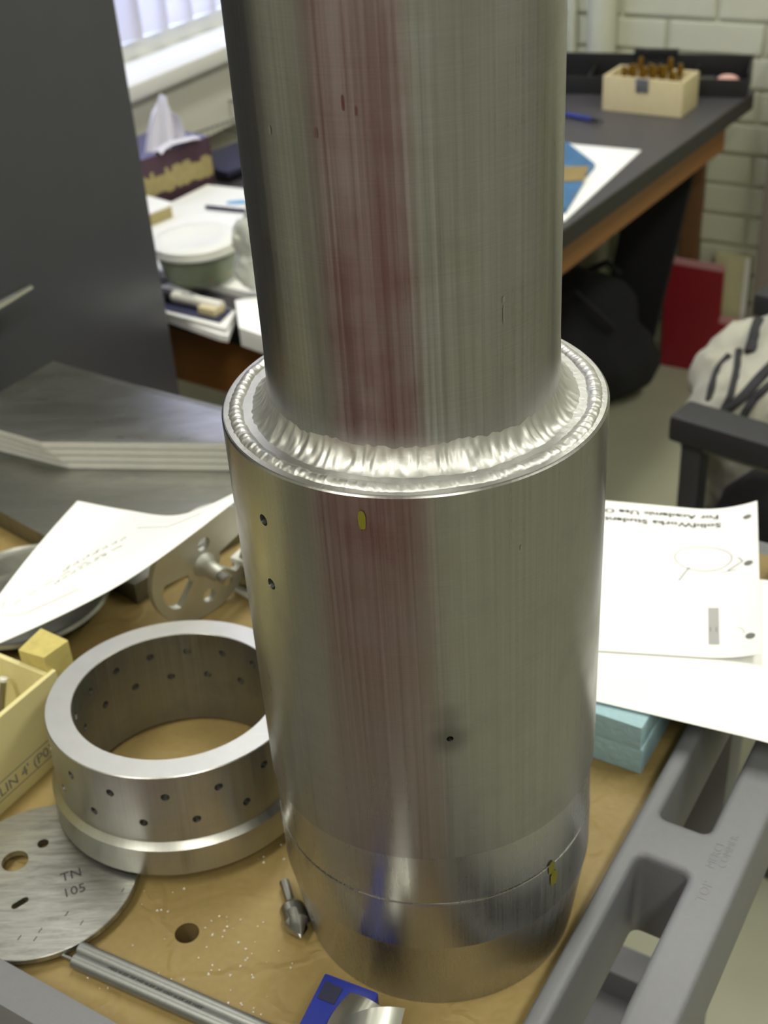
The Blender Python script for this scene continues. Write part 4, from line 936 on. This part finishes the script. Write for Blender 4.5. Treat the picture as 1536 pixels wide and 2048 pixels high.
# salad tub
sz0 = DESK + .0125; sq = at(398, 584, sz0); sc0 = Vector((sq.x - .004, sq.y + .054, sz0))
SR = .060
st = thing('salad_tub', 'round clear tub of green salad with a white lid on the desk', 'food tub', sc0)
b = B(); add_rev(b, [(.0001, .0005), (SR * .80, .0005), (SR * .84, .004), (SR * .97, .048), (SR * .95, .048), (SR * .82, .005), (.0001, .002)], 64); put('tub', b, M['clear'], st)
b = B(); add_rev(b, [(.0001, .0022), (SR * .80, .0055), (SR * .90, .036), (SR * .6, .041), (.0001, .043)], 48, disp=lambda a, j, r, z: (r * (1 + .02 * math.sin(7 * a + j)), z + .002 * math.sin(5 * a + 2 * j))); put('salad', b, M['salad'], st)
vdir = (CP - sc0); vdir.z = 0; vdir.normalize(); a0 = math.atan2(vdir.y, vdir.x)
for (da, z, r, mt, nm) in ((-38, .012, .008, 'lettuce', 'lettuce_leaf'), (22, .013, .008, 'carrot', 'carrot_slice'), (40, .016, .010, 'tomato', 'tomato_piece'), (62, .012, .006, 'lettuce', 'lettuce_leaf'), (0, .024, .009, 'salad', 'lettuce_leaf')):
    b = B(); t = bmesh.new(); bmesh.ops.create_icosphere(t, subdivisions=2, radius=1); rr_ = SR * (.76 + z * 2.6); merge(b, t, Matrix.Translation((math.cos(a0 + R(da)) * rr_, math.sin(a0 + R(da)) * rr_, z)) @ Matrix.Rotation(a0 + R(da), 4, 'Z') @ Matrix.Diagonal((.0015, r, r * .75, 1))); put(nm, b, M[mt], st)
b = B(); add_rev(b, [(.0001, .058), (SR * .62, .058), (SR * .68, .0595), (SR * .98, .0585), (SR * 1.03, .0565), (SR * 1.03, .052), (SR * 1.01, .0515), (SR * 1.06, .0505), (SR * 1.06, .046), (SR * 1.02, .0455), (SR * .98, .0495), (.0001, .0495)], 72); put('lid', b, M['lid'], st)
# notebooks, marker, eraser block at the near end of the desk
def slab_px(name, pxs, z0, z1, mt, lab, cat, group=None):
    b = B(); add_prism(b, [at(x, y, z1).to_2d() for x, y in pxs], z0, z1, bev=.0004); return tag(put(name, b, mt, smooth=30), lab, cat, group)
slab_px('notebook', ((250, 604), (338, 570), (470, 630), (455, 672), (436, 668), (338, 634)), ZP, DESK + .010, M['paper'], 'white notebook at the near desk edge, lower of the two under the marker', 'notebook')
slab_px('notebook', ((250, 600), (338, 566), (471, 622), (452, 658), (338, 627)), DESK + .0105, DESK + .017, M['white'], 'white notebook carrying the marker at the near desk edge, upper of two', 'notebook')
slab_px('blue_leaflet', ((300, 610), (380, 585), (465, 620), (440, 645), (340, 622)), DESK + .0172, DESK + .0182, M['navy'], 'navy blue leaflet between the white notebook and the grey marker', 'leaflet')
slab_px('paper_block', ((470, 600), (560, 585), (580, 690), (478, 655)), ZP, DESK + .026, M['paper'], 'thick white paper block beside the notebooks, half hidden by the tube', 'paper block')
mz = DESK + .026
p0, p1 = at(318, 586, mz), at(444, 614, mz); p0.z = p1.z = DESK + .0262
mk = thing('grey_marker', 'grey marker with a black cap lying on the navy leaflet', 'marker', (p0.x, p0.y, DESK + .018))
b = B(); add_cyl(b, p0.lerp(p1, .24), p1, .0078, seg=20, bev=.001); put('barrel', b, M['radiator'], mk, world=True)
b = B(); add_cyl(b, p0, p0.lerp(p1, .24), .0082, seg=20, bev=.001); put('cap', b, M['black'], mk, world=True)
dd = (p1 - p0).normalized()
sd_ = Vector((0, 0, 1)).cross(dd)
b = B(); add_text(b, 'Sharpie', .008, axes(p0.lerp(p1, .38) + Vector((0, 0, .0079)) - sd_ * .003, dd, sd_, (0, 0, 1)), .0001); put('printed_lettering', b, M['ink'], mk, world=True)
q = at(424, 622, DESK + .02); b = B(); add_box(b, facing((q.x, q.y, DESK + .0184), (0, 0, 1), -sd_), (-.014, -.010, 0), (.014, .012, .010), .001); tag(put('wooden_block', b, M['boxwood']), 'small tan wooden block lying at the tip of the grey marker', 'block')
# cloudy plastic bag by the tub
pq = at(505, 600, DESK + .027)
pg = blob([((pq.x + .012, pq.y + .03, DESK + .060), (.036, .026, .032)), ((pq.x + .010, pq.y + .032, DESK + .100), (.030, .022, .032)), ((pq.x + .020, pq.y + .036, DESK + .130), (.020, .016, .024))], .004, 3); crumple(pg, .006, 45)
for v in pg.verts: v.co.z = max(v.co.z, DESK + .0268)
tag(put('plastic_bag', pg, M['plasticbag']), 'crumpled cloudy plastic bag standing beside the salad tub, partly behind the tube', 'bag')
# chair with the pale backpack -------------------------------------------
ch0 = Vector((.43, .93, 0)); CXd, CYd = N1, E1     # CXd: from front to back, CYd: across
MCH = axes((ch0.x, ch0.y, 0), CXd, CYd, (0, 0, 1))
chr_ = thing('armchair', 'black metal-framed armchair holding a pale backpack behind the cart', 'chair', (ch0.x, ch0.y, FLOOR), 59 - 90)
AZ = -.14
af = at(1338, 832, AZ); ar = at(1700, 940, AZ); ad = (ar - af); ad.z = 0; ad.normalize(); aw = Vector((-ad.y, ad.x, 0))
MA = axes((af.x, af.y, 0), ad, aw, (0, 0, 1)); MCH = MA
SEATW = .36
for k, y in enumerate((0, SEATW)):
    x0 = -.07 * k
    b = B(); add_box(b, MA, (x0, y, AZ - .032), (.42, y + .048, AZ), .006); put('arm_pad', b, M['armpad'], chr_, world=True)
    b = B(); add_box(b, MA, (x0 + .012, y + .012, FLOOR), (x0 + .037, y + .036, AZ - .032), .002); put('front_post', b, M['chairgrey'], chr_, world=True)
    b = B(); add_box(b, MA, (.40, y + .012, FLOOR), (.425, y + .036, .10), .002); put('rear_post', b, M['chairgrey'], chr_, world=True)
    b = B(); add_box(b, MA, (x0 + .012, y + .012, FLOOR + .0), (.425, y + .036, FLOOR + .024), .002); put('foot_rail', b, M['chairgrey'], chr_, world=True)
    b = B(); add_box(b, MA, (x0 + .03, y + .016, AZ - .044), (.42, y + .032, AZ - .0325), .001); put('arm_rail', b, M['wire'], chr_, world=True)
b = B(); add_box(b, MA, (-.02, .05, -.42), (.42, SEATW - .002, -.35), .018, 3); put('seat', b, M['blackcloth'], chr_, world=True)
b = B(); add_box(b, MA, (.44, .03, -.20), (.49, SEATW + .02, .14), .018, 3); put('backrest', b, M['blackcloth'], chr_, world=True)
# backpack on the seat
def bp(px, py, y): # point seen at px,py on the vertical plane parallel to the arm at depth y
    q = atp(px, py, aw, aw.dot(af) + y); return q
sph = []
for (px, py, y, r) in ((1440, 840, .16, .048), (1425, 865, .12, .04), (1455, 760, .22, .050), (1480, 800, .17, .055), (1530, 830, .15, .065), (1500, 720, .24, .050), (1550, 775, .20, .062), (1572, 700, .28, .050), (1600, 720, .24, .07), (1620, 700, .30, .05), (1500, 900, .14, .06), (1600, 850, .16, .08), (1580, 960, .16, .09), (1470, 940, .17, .06)):
    sph.append((bp(px, py, y), (r, r, r)))
bkb = blob(sph, .008, 5); crumple(bkb, .010, 22)
bpk = thing('backpack', 'pale canvas backpack with dark straps slumped on the armchair', 'backpack', (af + ad * .2 + aw * .2).to_3d())
bpk.location.z = -.35; ROOTM[bpk] = Matrix.Translation(bpk.location)
put('pack_body', bkb, M['canvas'], bpk, world=True)
from mathutils.bvhtree import BVHTree
me_ = [o for o in C.objects if o.parent == bpk][0]
vs = [ROOTM[me_] @ v.co for v in me_.data.vertices]; bv = BVHTree.FromPolygons(vs, [p.vertices[:] for p in me_.data.polygons])
def drape(pxs, rad, nm, mt, flat=.4):
    pts = []
    for (x0, y0), (x1, y1) in zip(pxs, pxs[1:]):
        for i in range(6):
            d_ = ray(x0 + (x1 - x0) * i / 6, y0 + (y1 - y0) * i / 6).normalized(); h = bv.ray_cast(CP, d_)
            if h[0] is not None: pts.append(h[0] - d_ * rad * .5)
    if len(pts) > 2: 
        pts = [pts[0]] + [(pts[i - 1] + pts[i] * 2 + pts[i + 1]) / 4 for i in range(1, len(pts) - 1)] + [pts[-1]]
        b = B(); add_tube(b, pts, rad, 8, flat); put(nm, b, mt, bpk, world=True)
drape(((1478, 700), (1474, 740), (1462, 790), (1446, 820), (1440, 850)), .0045, 'shoulder_strap', M['strap'], .8)
drape(((1432, 838), (1460, 815), (1490, 790), (1520, 755), (1560, 715)), .0075, 'shoulder_strap', M['strap'], .7)
drape(((1478, 860), (1490, 825), (1510, 795), (1550, 760)), .0055, 'webbing', M['strap'], .8)
drape(((1500, 705), (1508, 680), (1516, 650), (1530, 600)), .0080, 'webbing', M['strap'], .7)
drape(((1418, 800), (1424, 770), (1436, 735), (1462, 705)), .0045, 'edge_piping', M['strap'], .8)
b = B(); q = bp(1446, 766, .165); add_box(b, facing(q, CP - q), (-.010, -.012, -.004), (.010, .012, .004), .002); put('buckle', b, M['strap'], bpk, world=True)
# dark bag under the arm of the chair
dq = at(1470, 960, -.38)
dg_ = blob([((af + ad * .12 + aw * .085).to_tuple()[:2] + (-.275,), (.09, .042, .070)), ((af + ad * .24 + aw * .08).to_tuple()[:2] + (-.28,), (.11, .04, .062)), ((af + ad * .33 + aw * .08).to_tuple()[:2] + (-.275,), (.07, .04, .064))], .01, 5); crumple(dg_, .012, 14)
for v in dg_.verts: v.co.z = max(v.co.z, -.348)
tag(put('dark_pouch', dg_, M['blackcloth']), 'dark cloth pouch on the chair seat below the near armrest', 'pouch')
